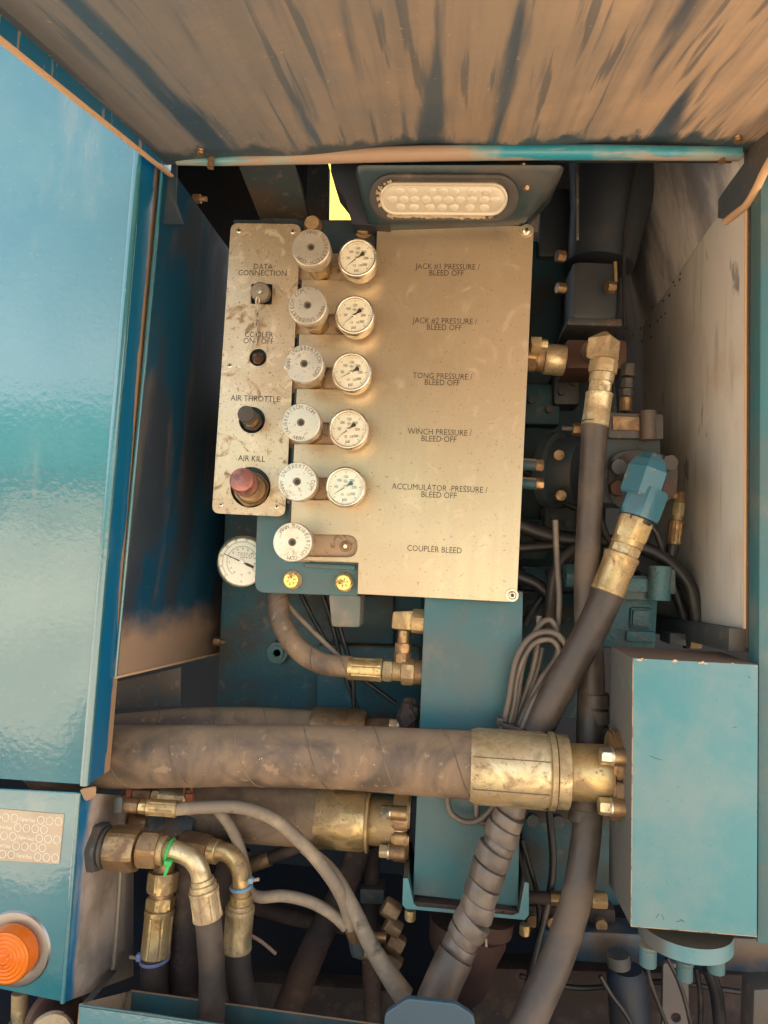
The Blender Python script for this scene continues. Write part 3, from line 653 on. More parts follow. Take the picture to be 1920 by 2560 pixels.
# caked mud round the lens
V_all = []
for i in range(30):
    lp = stad(LW+.008, LH+.008); j = int(random.choice([random.uniform(22, 41), random.uniform(0, 3), random.uniform(26, 41)])) % len(lp)
    a, b = lp[j]; bmx = bmesh.new(); bmesh.ops.create_icosphere(bmx, subdivisions=1, radius=random.uniform(.0015, .0042))
    ct = cL+Ux*(a+random.gauss(0, .0015))+Vv*(b+random.gauss(0, .001))+Nn*.009
    V_all.append(([ct+v.co*random.uniform(.6, 1.2) for v in bmx.verts], [tuple(v.index for v in f.verts) for f in bmx.faces])); bmx.free()
for i in range(34):
    t = i/33; a = -LW/2+.02+t*(LW-.05); bmx = bmesh.new(); bmesh.ops.create_icosphere(bmx, subdivisions=1, radius=random.uniform(.002, .0038))
    ct = cL+Ux*a+Vv*(-LH/2-.004+random.gauss(0, .0006))+Nn*.009
    V_all.append(([ct+Vector((v.co.x*1.6, v.co.y, v.co.z)) for v in bmx.verts], [tuple(v.index for v in f.verts) for f in bmx.faces])); bmx.free()
V, Fc = joinm(V_all); o = put('mud_crust', mesh(V, Fc), M['caked'], wlt, smooth=80); o['kind'] = 'stuff'
sheet('left_cheek', [at(x, y, -.03) for x, y in ((826, 395), (827, 430), (838, 465), (862, 495), (872, 525), (880, 560), (975, 566), (975, 395))], M['black'], wlt, th=.05, nrm=Vector((0, 1, 0)))
for px, py in ((1303, 415), (1312, 470)):
    p = at(px, py, -.085); hexnut('screw', p, p+Vector((.003, -.005, -.002)), .0035, M['brass_brown'], wlt)
# square tube carrying the panel, and light bracket
tp = thing('support_tube', at(660, 480, .06), 'square dusty tube rising behind the top of the narrow control plate', 'support tube')
slab('tube_body', [(652, 556), (775, 556), (735, 398), (588, 398)], [.10, .10, -.03, -.03], .06, M['grime'], tp, bev=.004)
slab('weld_pad', [(648, 560), (748, 560), (745, 545), (652, 545)], .05, .03, M['grime'], tp, bev=.002)
o = slab('cross_bar', [(940, 580), (1345, 580), (1350, 535), (945, 535)], .03, .03, M['grime']); tag(o, 'dark cross bar just above the wide label plate', 'bar')
o = slab('gap_upright', [(762, 560), (818, 560), (820, 405), (770, 405)], .35, .03, M['grime']); tag(o, 'dark upright left of the bright yellow gap', 'upright')
# ---------------------------------------------------------------- bracket plate (teal, behind both steel plates)
br = thing('mounting_bracket', at(770, 1000, .002), 'teal mounting bracket with zinc bolts showing above and below the steel plates', 'bracket')
YB = .003
plate('shaded_bracket_top', [rnd([xz(583, 549, YB), xz(942, 549, YB), xz(936, 668, YB), xz(578, 665, YB)], .001, 3)], YB, .009, M['navy'], br, bev=.001)  # top of the same teal bracket, its shade under the hood painted as navy
out = rnd([xz(575, 672, YB), xz(936, 675, YB), xz(894, 1491, YB), xz(636, 1481, YB), xz(643, 1270, YB), xz(600, 1265, YB)], [.002, .002, .001, .016, .001, .001], 6)
plate('bracket_plate', [out], YB, .009, M['teal'], br, bev=.0012)
slab('weld_bar', [(760, 1418), (888, 1426), (889, 1414), (765, 1408)], -.003, .006, M['teal'], br)
slab('lower_foot', [(828, 1568), (900, 1570), (903, 1488), (820, 1484)], .004, .07, mat('foot_grey_green', (.12, .14, .12), .55, 0, [D(col=DUSTG, scale=20, lo=.4, hi=.7)]), br, bev=.006)
def serr(an, t): return 1+.035*math.sin(an*36)
for (px, py) in ((731, 1450), (861, 1456)):
    p = at(px, py, YB); ya = Vector((0, -1, 0))
    lathe('flange_washer', p, p+ya*.004, [(0, .0148), (.6, .0145), (1, .0125)], M['brass_pale'], br, seg=144, pf=serr, smooth=20)
    hexnut('flange_bolt', p+ya*.003, p+ya*.0105, .0122, M['gold'], br)
    V_all = []
    for k in range(6):
        a = k*math.pi/3+.3; c = p+ya*.0106
        V_all.append(sweep([c+Vector((math.cos(a)*.0035, 0, math.sin(a)*.0035)), c+Vector((math.cos(a)*.0075, 0, math.sin(a)*.0075))], .0006, 5))
    V, Fc = joinm(V_all); put('grade_marks', mesh(V, Fc), M['engrave'], br)
for (px, py) in ((783, 566), (911, 575)):
    p = at(px, py, YB); ya = Vector((0, -1, 0))
    lathe('washer', p, p+ya*.003, [(0, .0145), (1, .0145)], M['brass_brown'], br, seg=40)
    hexnut('hex_bolt', p+ya*.003, p+ya*.013, .0122, M['brass'], br)
# ---------------------------------------------------------------- label plate
lp_ = thing('label_plate', at(1100, 1030, -.012), 'wide dusty stainless plate engraved with pressure and bleed off labels', 'label plate')
YL = -.012
def L_(px, py): return xz(px, py, YL)
rows_y = [(648, 698), (785, 833), (918, 970), (1056, 1108), (1194, 1247)]
lx = lambda y: 757-(y-650)*.0466
outl = [L_(943, 563), L_(1335, 565), L_(1292, 1506), L_(894, 1485), L_(896, 1407), L_(722, 1399)]
outl += rnd([L_(725, 1391), L_(893, 1393), L_(893, 1338), L_(726, 1335)], [0, .015, .015, 0], 8)
rad = [0]*len(outl); rad[1] = .006; rad[2] = .012
base = outl[:]
pts = []
for i, p in enumerate(base[:6]): pts.append(p)
head = rnd(pts+[L_(725, 1395)], [0, .006, .012, .001, .001, .001, 0], 6)
loop = [tuple(p) for p in head]+[tuple(p) for p in rnd([L_(724, 1391), L_(893, 1393), L_(893, 1338), L_(726, 1335)], [0, .0155, .0155, 0], 8)]
for y0, y1 in rows_y[::-1]:
    xe = lx(y0)+158; q_ = [L_(lx(y1), y1+2), L_(xe, y1+4), L_(xe, y0), L_(lx(y0), y0)]
    if y0 == 648: q_ = [L_(lx(y1), y1+1), L_(xe, y1+3), L_(xe, 650)]
    loop += [tuple(p) for p in q_]
loop.append(L_(940, 650))
plate('steel_plate', [loop], YL, .003, M['steel'], lp_, bev=.0006)
# black strips painting in the shadow gap along the plate's left edge
for (ya_, yb_) in ((700, 785), (835, 918), (972, 1056), (1110, 1194), (1249, 1335)):
    slab('gap_shadow_strip', [(lx(yb_)-5, yb_), (lx(yb_)+1, yb_), (lx(ya_)+1, ya_), (lx(ya_)-5, ya_)], YL+.002, .010, M['rubber_black'], lp_, bev=.0005)
LT = [('JACK #1 PRESSURE /', 1119, 667, 18), ('BLEED OFF', 1116, 683, 18), ('JACK #2 PRESSURE /', 1112, 803, 18), ('BLEED OFF', 1110, 819, 18), ('TONG PRESSURE /', 1106, 941, 18), ('BLEED OFF', 1105, 957, 18),
      ('WINCH PRESSURE /', 1099, 1081, 18), ('BLEED OFF', 1097, 1098, 18), ('ACCUMULATOR  PRESSURE /', 1098.5, 1221, 18), ('BLEED OFF', 1097, 1238, 18), ('COUPLER BLEED', 1086, 1374, 18)]
for s, px, py, h in LT: text('label_text', s, at(px, py, YL-.0002), .0126, M['ink_soft'], lp_, rot=0, sx=.865, bold=0)
for (px, py) in ((1316, 577), (1280, 1488)):
    p = at(px, py, YL); ya = Vector((0, -1, 0))
    lathe('washer', p, p+ya*.0018, [(0, .0098), (1, .0092)], M['zinc'], lp_, seg=36)
    lathe('screw_head', p+ya*.0018, p+ya*.006, [(0, .0062), (.7, .006), (1, .0045)], M['zinc'], lp_, seg=30)
    lathe('hex_socket', p+ya*.0060, p+ya*.0063, [(0, .0028), (1, .0026)], M['ink'], lp_, seg=6)
# manifold blocks seen through the slots
for k, (y0, y1) in enumerate(rows_y+[(1337, 1392)]):
    x0 = lx(y0)-15
    o = slab('manifold_block', [(x0, y1+12), (x0+225, y1+14), (x0+227, y0-14), (x0+2, y0-16)], -.0045, .007, M['dustblock'], None)
    tag(o, ['dusty manifold bar behind the top gauge, in the JACK #1 slot', 'dusty manifold bar in the slot of the second gauge, JACK #2', 'dusty manifold bar in the slot of the third gauge, TONG', 'dusty manifold bar in the slot of the fourth gauge, WINCH', 'dusty manifold bar in the slot of the lowest gauge, ACCUMULATOR', 'tan manifold bar with a plug in the lowest slot, COUPLER BLEED'][k], 'manifold', 'manifold bars behind the plate slots')
    if k == 5:
        p = at(864, 1366, -.0046); ya = Vector((0, -1, 0))
        lathe('plug_ring', p, p+ya*.003, [(0, .0085), (.5, .008), (1, .0055), (.4, .005)], M['brass_brown'], o, seg=30)
        lathe('plug_stem', p, p+ya*.004, [(0, .0042), (1, .003)], M['zinc'], o, seg=20)
# ---------------------------------------------------------------- control plate
cp = thing('control_plate', at(630, 920, -.014), 'narrow stainless control plate with data, cooler and air controls, on the left', 'control plate')
YC = -.014
def C_(px, py): return xz(px, py, YC)
out = rnd([C_(577, 557), C_(753, 560), C_(712, 1292), C_(529, 1283)], .0125, 8)
h1 = rnd([C_(629, 708), C_(681, 710), C_(679, 761), C_(627, 759)], .003, 5)
h2 = circ(C_(645, 893), mm(22.5, YC)); h3 = circ(C_(630, 1050), mm(34, YC)); h4 = circ(C_(626, 1218), mm(52, YC), 60)
plate('steel_plate', [out, h1, h2, h3, h4], YC, .003, M['steel2'], cp, bev=.0006)
for s, px, py in (('DATA', 657.5, 667), ('CONNECTION', 656, 683), ('COOLER', 647, 837), ('ON / OFF', 646, 853), ('AIR THROTTLE', 638, 997), ('AIR KILL', 629, 1147)):
    text('label_text', s, at(px, py, YC-.0002), .0126, M['ink_soft'], cp, sx=.90, bold=0)
for (px, py) in ((597, 577), (732, 579), (574, 914), (553, 1261), (692, 1267), (716, 918)):
    p = at(px, py, YC); ya = Vector((0, -1, 0))
    lathe('screw', p, p+ya*.0012, [(0, .0036), (.6, .0036), (1, .0028)], M['zinc'], cp, seg=22)
    lathe('screw_socket', p+ya*.0012, p+ya*.0014, [(0, .0019), (1, .0017)], M['ink'], cp, seg=6)
ya = Vector((0, -1, 0))
# teal box behind the plate (seen through holes)
slab('rear_box', [(540, 1270), (705, 1280), (735, 575), (590, 572)], .002, .02, M['teal_dark'], cp)
# data connector with cap and chain
dc = thing('data_connector', at(650, 737, .0), 'capped data connector in the square hole of the control plate', 'connector')
p = at(657, 738, .0); q_ = at(650, 729, -.034)
lathe('socket_shell', p, p.lerp(q_, .5), [(0, .0135), (.9, .0135), (1, .012)], M['cap'], dc)
lathe('dust_cap', p.lerp(q_, .45), q_, [(0, .0148), (.75, .0148), (.95, .0135), (1, .012)], mat('grey_cap', (.20, .17, .13), .5, .2), dc)
hexnut('cap_nut', q_, q_+ya*.004, .0052, M['zinc'], dc); lathe('cap_rivet', q_+ya*.004, q_+ya*.0075, [(0, .003), (.7, .003), (1, .002)], M['zinc'], dc, seg=16)
ch = thing('cap_chain', at(645, 800, -.03), 'short steel bead chain hanging from the data connector cap', 'chain')
cp_ = spline([at(645, 738, -.040), at(643, 768, -.034), at(643, 790, -.024), at(641, 815, -.020), at(640, 838, -.019), at(641, 852, -.019), at(634, 866, -.020)], 6)
def link(center, d, L, wd, flat, m, parent):
    s = Vector((1, 0, 0)) if flat else Vector((.35, -1, 0)).normalized(); s = (s-d*s.dot(d)).normalized(); ring = []
    for i in range(17):
        a = 2*math.pi*i/16; ring.append(center+d*math.cos(a)*L+s*math.sin(a)*wd*(1 if abs(math.cos(a)) < .8 else .8))
    V, Fc = sweep(ring, .0009, 7, cap=False); put('chain_link', mesh(V, Fc), m, parent, smooth=60)
tot = 0; last = cp_[0]; acc = 0; k = 0; step = .0085
i = 1; pos = cp_[0].copy(); path = cp_
while i < len(path):
    seg_ = path[i]-pos
    if seg_.length < step-acc: acc += seg_.length; pos = path[i].copy(); i += 1
    else:
        dd = seg_.normalized(); pos = pos+dd*(step-acc); acc = 0
        link(pos, dd, .0064, .0026, k % 2 == 0, M['knurl'], ch); k += 1
# toggle
tg = thing('toggle_switch', at(645, 893, -.01), 'small red brown toggle lever in the round COOLER hole', 'toggle switch')
p = at(647, 898, -.002)
hexnut('toggle_nut', p, p+ya*.006, .0095, M['brass_brown'], tg)
lathe('boot', p+ya*.006, at(642, 892, -.022), [(0, .0078), (.4, .0065), (.7, .0045), (1, .0036)], mat('red_boot', (.17, .07, .05), .6), tg)
lathe('lever_tip', at(642, 892, -.021), at(637, 888, -.040), [(0, .0030), (.6, .0042), (.85, .0042), (1, .002)], M['cap'], tg)
# air throttle
at_ = thing('air_throttle', at(625, 1040, -.02), 'black capped pull knob with brass threads in the AIR THROTTLE hole', 'pull knob')
p = at(634, 1056, -.002); q_ = at(614, 1034, -.062); Lq = q_-p
hexnut('panel_nut', p, p+Lq*.18, .0165, M['cap'], at_); hexnut('lock_nut', p+Lq*.18, p+Lq*.32, .0120, M['brass_brown'], at_)
lathe('threads', p+Lq*.32, p+Lq*.62, [(i/14, .0078-(i % 2)*.0009) for i in range(15)], M['brass'], at_)
lathe('cap', p+Lq*.60, q_, [(0, .0095), (.12, .0122), (.85, .0126), (1, .0115)], M['cap'], at_, seg=40)
# air kill
ak = thing('air_kill_button', at(626, 1218, -.02), 'faded red push button in a big hex nut under the AIR KILL label', 'push button')
p = at(632, 1226, -.001); q_ = at(603, 1199, -.078); Lq = q_-p
hexnut('panel_nut', p, p+Lq*.12, .0292, mat('brown_nut', (.20, .12, .06), .5, .4, [D(col=(.4, .27, .12), scale=30, lo=.45, hi=.7, metal=.7)]), ak)
lathe('ring', p+Lq*.12, p+Lq*.26, [(0, .0232), (.8, .0225), (1, .020)], M['brass_brown'], ak, seg=40)
lathe('barrel', p+Lq*.24, p+Lq*.55, [(0, .0172), (.9, .0172), (1, .0165)], M['zinc'], ak, seg=40)
lathe('button', p+Lq*.5, q_, [(0, .0178), (.1, .0186), (.5, .0190), (.86, .0182), (.97, .0165), (1, .0145)], M['red'], ak, seg=44)
# ---------------------------------------------------------------- bleed valves with knobs
KY = -.088
kn = [(777, 618, -12, 'top'), (768.5, 763, 100, 'second'), (760, 909, 255, 'third'), (752, 1056, 172, 'fourth'), (742.5, 1204, 236, 'fifth'), (730.5, 1355.5, 312, 'lowest')]
def knob_text(start):
    s = 'WWW SNUBBERTECH COM'; parts = []
    for i, chh in enumerate(s):
        if chh == ' ': continue
        me = GLY.get(chh)
        if me is None:
            me0 = text_me(chh, .0080, sx=.9, ext=.0002, bold=-.00008); me = ([v.co.copy() for v in me0.vertices], [tuple(q.vertices) for q in me0.polygons]); GLY[chh] = me; bpy.data.meshes.remove(me0)
        a = R(start+i*13.2); c_, s_ = math.cos(-a), math.sin(-a); r = .0218
        V = []
        for v in me[0]:
            x, y = v.x, v.y+r
            V.append(Vector((x*c_-y*s_, -v.z, x*s_+y*c_)))
        parts.append((V, me[1]))
    return joinm(parts)
GLY = {}
def make_knob(loc, start, label):
    t = thing('bleed_valve', loc, label, 'valve', 'round bleed valve knobs along the plate edge')
    c = Vector(loc); r = mm(50, KY)
    kb = lathe('knob', c+Vector((0, .024, 0)), c, [(0, r*.92), (.05, r*.985), (.86, r*.99), (.9, r), (.97, r*.995), (1, r*.965)], M['alu'], t, seg=72, smooth=30)
    def kf(an, tt): return 1+.006*math.sin(an*90)
    lathe('knurl_band', c+Vector((0, .022, 0)), c+Vector((0, .005, 0)), [(0, r*.985), (1, r*1.0)], M['knurl'], kb, seg=180, pf=kf, smooth=20)
    lathe('centre_hole', c+ya*.0001, c+ya*.0004, [(0, .0056), (1, .0050)], M['engrave'], kb, seg=26)
    lathe('hole_bore', c+ya*.0003+Vector((.0006, 0, -.0006)), c+ya*.0006+Vector((.0006, 0, -.0006)), [(0, .0036), (1, .0034)], M['ink'], kb, seg=22)
    lathe('collar', c+Vector((0, .024, 0)), c+Vector((0, .034, 0)), [(0, r*.55), (1, r*.5)], M['zinc'], t)
    hexnut('bonnet_nut', c+Vector((0, .034, 0)), c+Vector((0, .058, 0)), .0165, M['brass_pale'], t)
    hexnut('body_nut', c+Vector((0, .058, 0)), c+Vector((0, .084, 0)), .0185, M['brass'], t)
    V, Fc = knob_text(start); V = [v+c+ya*.0002 for v in V]; put('engraved_text', mesh(V, Fc), M['engrave'], kb)
    return t
desc = ['JACK #1 row, highest on the plate', 'JACK #2 row, second from the top', 'TONG row, third from the top', 'WINCH row, fourth from the top', 'ACCUMULATOR row, just above the lowest one', 'COUPLER BLEED row, lowest of all and with no gauge']
for (px, py, st_, wd), ds in zip(kn, desc): make_knob(at(px, py, KY), st_, 'engraved aluminium bleed knob in the '+ds)
# ---------------------------------------------------------------- pressure gauges
GY = -.060
gs = [(892.5, 643), (885.5, 786), (877.5, 929), (870.5, 1072), (862.5, 1217)]
def make_gauge(loc, label, needle, liq):
    t = thing('pressure_gauge', loc, label, 'gauge', 'liquid filled pressure gauges')
    c = Vector(loc); r = mm(52.5, GY); b = Vector((0, 1, 0))
    lathe('case', c+b*.034, c+b*.0085, [(0, r*.80), (.06, r*.90), (.5, r*.92), (.7, r*.93), (1, r*.96)], M['bezel'], t, seg=64)
    lathe('bezel', c+b*.009, c, [(0, r*.95), (.1, r), (.55, r*1.0), (.8, r*.975), (.97, r*.93), (1, r*.885), (.93, r*.845), (.8, r*.83), (.55, r*.81)], M['bezel'], t, seg=72, smooth=50, capb=False)
    lathe('stem', c+b*.034, c+b*.058, [(0, .010), (1, .010)], M['brass'], t)
    dl = lathe('dial', c+b*.0055, c+b*.0035, [(0, r*.82), (1, r*.82)], M['dial'], t, seg=64)
    y = .0033
    V_all = []
    for k in range(31):
        a = R(225+k*9); big = k % 5 == 0; r0, r1 = r*.77, r*(.665 if big else .72)
        wd = .00036 if big else .00014
        p0 = Vector((math.sin(a)*r0, y, math.cos(a)*r0)); p1 = Vector((math.sin(a)*r1, y, math.cos(a)*r1))
        V_all.append(sweep([c+p0, c+p1], wd, 4))
    V, Fc = joinm(V_all); put('scale_ticks', mesh(V, Fc), M['ink'], dl)
    for s, dx, dz in (('500', -.47, 0), ('1000', -.34, .33), ('1500', 0, .52), ('2000', .33, .34), ('2500', .45, 0), ('3000', .40, -.34)):
        text('scale_number', s, c+Vector((dx*r*.95, y, dz*r*.95)), .0060, M['ink_soft'], dl, sx=.60, bold=0)
    text('unit_text', 'psi', c+Vector((-.01*r, y, -.60*r)), .0070, M['ink'], dl, sx=.85, bold=.00006)
    text('maker_mark', 'CE', c+Vector((-.13*r, y, -.37*r)), .0048, M['ink'], dl, sx=.8)
    text('approval_mark', 'C€', c+Vector((.17*r, y, -.37*r)), .0048, M['ink'], dl, sx=.8)
    ring = [c+Vector((math.cos(a)*.0022, y, math.sin(a)*.0022+r*.28)) for a in [2*math.pi*i/14 for i in range(15)]]
    V_all = [sweep(ring, .00018, 4, cap=False), sweep([c+Vector((-.0036, y, r*.28)), c+Vector((.0036, y, r*.28))], .00018, 4), sweep([c+Vector((0, y, r*.22)), c+Vector((0, y, r*.34))], .00018, 4)]
    V, Fc = joinm(V_all); put('emblem_print', mesh(V, Fc), M['ink_soft'], dl)
    V_all = []
    a = R(needle); dv = Vector((math.sin(a), 0, math.cos(a))); sd_ = Vector((dv.z, 0, -dv.x)); yn = Vector((0, .0024, 0))
    me = mesh([c+yn+dv*r*.70, c+yn+sd_*.0007, c+yn-dv*r*.15+sd_*.0009, c+yn-dv*r*.36+sd_*.0034, c+yn-dv*r*.42+sd_*.0014, c+yn-dv*r*.42-sd_*.0014, c+yn-dv*r*.36-sd_*.0034, c+yn-dv*r*.15-sd_*.0009, c+yn-sd_*.0007], [tuple(range(9))])
    bmx = bmesh.new(); bmx.from_mesh(me); ge = bmesh.ops.extrude_face_region(bmx, geom=bmx.faces[:]); bmesh.ops.translate(bmx, verts=[v for v in ge['geom'] if isinstance(v, bmesh.types.BMVert)], vec=(0, -.0004, 0)); bmx.to_mesh(me); bmx.free()
    put('needle', me, M['ink'], t)
    lathe('hub', c+b*.0026, c+b*.0012, [(0, r*.085), (.6, r*.085), (1, r*.05)], M['zinc'], t, seg=24)
    lathe('glass', c+b*.0012, c+b*.0006, [(0, r*.845), (1, r*.845)], M['glass'], t, seg=48)
    a0 = liq; n = 24; V = []; Fc = []
    for i in range(n+1):
        x_ = -1+2*i/n; xx = x_*r*0.77*math.sin(R(a0)); zt = math.sqrt(max((r*0.77)**2-xx**2, 0)); zb = r*0.77*math.cos(R(a0))+.0006*math.sin(i*1.3)
        V += [c+Vector((xx, .0030, min(zb, zt))), c+Vector((xx, .0030, zt))]
    for i in range(n): Fc.append((2*i, 2*i+2, 2*i+3, 2*i+1))
    put('air_bubble', mesh(V, Fc), mat('bubble_%d' % len(bpy.data.materials), (.70, .62, .45), .2), t)
    return t
gd = ['JACK #1 label, topmost of the five', 'JACK #2 label, second from the top', 'TONG label, middle of the five', 'WINCH label, fourth from the top', 'ACCUMULATOR label, lowest of the five']
for (px, py), ds, nd, lq in zip(gs, gd, (231, 229, 240, 229, 235), (26, 22, 30, 24, 12)):
    make_gauge(at(px, py, GY), 'round steel psi gauge level with the '+ds, nd, lq)
# ---------------------------------------------------------------- thermometer dial
th = thing('dial_thermometer', at(605, 1405, .035), 'white dial thermometer half hidden behind the teal bracket', 'thermometer')
TY = .022; c = at(604, 1405, TY); r = mm(67, TY); b = Vector((0, 1, 0))
lathe('case', c+b*.03, c, [(0, r*.9), (.5, r*1.0), (.9, r*1.0), (1, r*.95), (.85, r*.90)], M['teal_dark'], th, seg=64, smooth=50, capb=False)
lathe('inner_ring', c+b*.006, c+b*.001, [(0, r*.93), (1, r*.93), (.6, r*.885)], M['bezel'], th, seg=64, smooth=50, capb=False)
td = lathe('dial', c+b*.008, c+b*.003, [(0, r*.9), (1, r*.9)], M['dial_white'], th, seg=64)
y = .0028; V_all = []
for rr0, k0, n_, l1, l2 in ((.76, 225, 60, .76, .80), (.60, 215, 50, .57, .60)):
    for k in range(n_+1):
        a = R(k0+k*(270/n_)); ln = .03 if k % 5 == 0 else 0
        V_all.append(sweep([c+Vector((math.sin(a)*r*(l1-ln), y, math.cos(a)*r*(l1-ln))), c+Vector((math.sin(a)*r*l2, y, math.cos(a)*r*l2))], .00022, 4))
    V_all.append(sweep([c+Vector((math.sin(R(k0+j*5))*r*rr0, y, math.cos(R(k0+j*5))*r*rr0)) for j in range(55)], .00022, 4))
V, Fc = joinm(V_all); put('scale_ticks', mesh(V, Fc), M['ink'], td)
for i_, s in enumerate(['0', '20', '40', '60', '80', '100', '120', '140', '160', '180']):
    a = R(228+i_*28); text('scale_number', s, c+Vector((math.sin(a)*r*.845, y, math.cos(a)*r*.845)), .0060, M['ink'], td, sx=.7, rot=0)
for i_, s in enumerate(['-20', '-10', '0', '10', '20', '30', '40', '50', '60', '70', '80', '90', '100']):
    a = R(216+i_*24); text('scale_number', s, c+Vector((math.sin(a)*r*.50, y, math.cos(a)*r*.50)), .0048, M['ink'], td, sx=.7)
text('maker_text', 'TREND', c+Vector((.12*r, y, .28*r)), .0090, M['ink_soft'], td, sx=.95, bold=-.0002)
text('small_text', 'MADE IN USA', c+Vector((.14*r, y, .17*r)), .0030, M['ink'], td)
text('unit_text', '°C', c+Vector((0, y, -.50*r)), .0050, M['ink'], td); text('unit_text', '°F', c+Vector((0, y, -.76*r)), .0050, M['ink'], td)
a = R(291); dv = Vector((math.sin(a), 0, math.cos(a)))
V, Fc = sweep([c+Vector((0, .0015, 0))+dv*r*.78, c+Vector((0, .0015, 0)), c+Vector((0, .0015, 0))-dv*r*.15, c+Vector((0, .0015, 0))-dv*r*.2, c+Vector((0, .0015, 0))-dv*r*.5], [.0004, .0011, .0011, .0022, .0022], 8); put('needle', mesh(V, Fc), M['ink'], th)
lathe('hub', c+b*.001, c+ya*.001, [(0, .0042), (.7, .004), (1, .002)], M['dial_white'], th)
lathe('glass', c+b*.0002, c+ya*.0002, [(0, r*.9), (1, r*.9)], M['glass'], th, seg=48)
# ---------------------------------------------------------------- teal post
ps = thing('teal_post', at(1180, 1850, .01), 'upright teal box section below the wide label plate', 'post')
PY = .004
slab('post_body', [(1032, 2238), (1296, 2268), (1308, 1480), (1062, 1480)], PY, .11, M['teal'], ps, bev=.003)
tr_ = thing('post_cradle', at(1165, 2270, .0), 'teal edged rusty cradle under the foot of the teal post', 'cradle')
CY = -.012
f = [(1008, 2196), (1020, 2196), (1034, 2258), (1042, 2266), (1282, 2288), (1298, 2282), (1312, 2205), (1322, 2208), (1322, 2288), (1312, 2300), (1014, 2272), (1006, 2262)]
pts = [at(x, y, CY) for x, y in f]
bm = bmesh.new(); a_v = [bm.verts.new(p) for p in pts]; b_v = [bm.verts.new(p+Vector((0, .12, .002))) for p in pts]
fc = bm.faces.new(a_v); bm.faces.new(b_v[::-1]); n = len(pts)
for i in range(n): bm.faces.new((a_v[i], b_v[i], b_v[(i+1) % n], a_v[(i+1) % n]))
bmesh.ops.recalc_face_normals(bm, faces=bm.faces)
put('cradle_rim', bm_mesh(bm), M['teal_block'], tr_, smooth=30)
slab('rust_bed', [(1028, 2268), (1294, 2292), (1294, 2278), (1034, 2254)], CY+.004, .06, M['rust'], tr_, bev=.002)
V_all = []
for i in range(150):
    t = random.random(); p = at(1035+t*255, 2256+t*24+random.random()*10, CY+random.uniform(.004, .02)); bmx = bmesh.new(); bmesh.ops.create_icosphere(bmx, subdivisions=1, radius=random.uniform(.0006, .003))
    V_all.append(([p+v.co*random.uniform(.6, 1.2) for v in bmx.verts], [tuple(v.index for v in q.verts) for q in bmx.faces])); bmx.free()
V, Fc = joinm(V_all); o = put('dirt_crumbs', mesh(V, Fc), M['rust'], tr_); o['kind'] = 'stuff'
for px, py in ((1026, 2282), (1312, 2318)):
    p = at(px, py, .0); hexnut('cradle_bolt', p+Vector((0, 0, .004)), p+Vector((0, 0, -.010)), .008, M['brass'], tr_)
fl = thing('filter_bowl', at(1150, 2380, .06), 'rust brown filter bowl hanging under the cradle', 'filter')
lathe('bowl', at(1170, 2290, .06), at(1165, 2500, .06), [(0, .058), (.3, .058), (.5, .046), (.9, .03), (1, .02)], M['red_block'], fl)
lathe('drain_cap', at(1215, 2350, .02), at(1212, 2385, .02), [(0, .009), (.9, .009), (1, .006)], M['caked'], fl)
lathe('second_bowl', at(1225, 2290, .02), at(1218, 2352, .02), [(0, .036), (.6, .034), (1, .018)], M['red_block'], fl)
# ---------------------------------------------------------------- valve block right
vb = thing('valve_block', at(1730, 2000, -.1), 'big pale teal rectangular manifold block at the right', 'manifold block')
BY = -.14
ff = [at(1577, 2317, BY), at(1893, 2343, BY), at(1896, 1662, BY), at(1582, 1645, BY)]
bb = [p+Vector((0, .11, 0)) for p in ff]
hexa('block_body', ff, bb, M['teal_block'], vb, bev=.0016)
V_all = []
for i in range(16):
    t = random.choice((.06, .12, .33, .55, .58, .8, .97, random.random()))+random.gauss(0, .012); p = ff[3].lerp(ff[2], min(max(t, 0), 1))+Vector((0, -.0002, random.uniform(-.0025, .0003))); bmx = bmesh.new(); bmesh.ops.create_icosphere(bmx, subdivisions=1, radius=random.uniform(.0003, .0012))
    V_all.append(([p+Vector((v.co.x*2.5, v.co.y*.3, v.co.z)) for v in bmx.verts], [tuple(v.index for v in q.verts) for q in bmx.faces])); bmx.free()
V, Fc = joinm(V_all); o = put('paint_chips', mesh(V, Fc), M['dustedge'], vb); o['kind'] = 'stuff'
for a_, b_ in ((0, 3), (0, 1)):
    V, Fc = sweep([ff[a_]+Vector((.0005, .0005, .0005)), ff[b_]+Vector((.0005 if b_ == 3 else 0, .0005, .0005 if b_ == 1 else 0))], .0007, 8); put('worn_edge', mesh(V, Fc), M['dustblock'], vb)
for sx_, sy_, dx_, dy_ in ((1640, 2295, 8, -10), (1660, 2300, -6, -14), (1700, 2298, 12, 8), (1690, 2305, 20, -4), (1870, 1690, 6, 5), (1832, 1820, 10, -3), (1625, 1890, 30, 10)):
    V, Fc = sweep([at(sx_, sy_, BY), at(sx_+dx_*.5, sy_+dy_*.6, BY), at(sx_+dx_, sy_+dy_, BY)], .0005, 5); put('paint_scratch', mesh(V, Fc), M['teal'], vb)
lathe('bottom_flange', at(1712, 2310, -.075), at(1712, 2352, -.075), [(0, .057), (.9, .057), (1, .05)], M['teal_block'], vb, seg=48)
for px, py, y in ((1621, 2362, -.09), (1791, 2378, -.09), (1712, 2400, -.04)):
    p = at(px, py, y); lathe('flange_bolt', p, p+Vector((0, 0, -.026)), [(0, .0115), (.15, .0115), (.2, .0105), (.95, .0105), (1, .009)], M['teal'], vb)
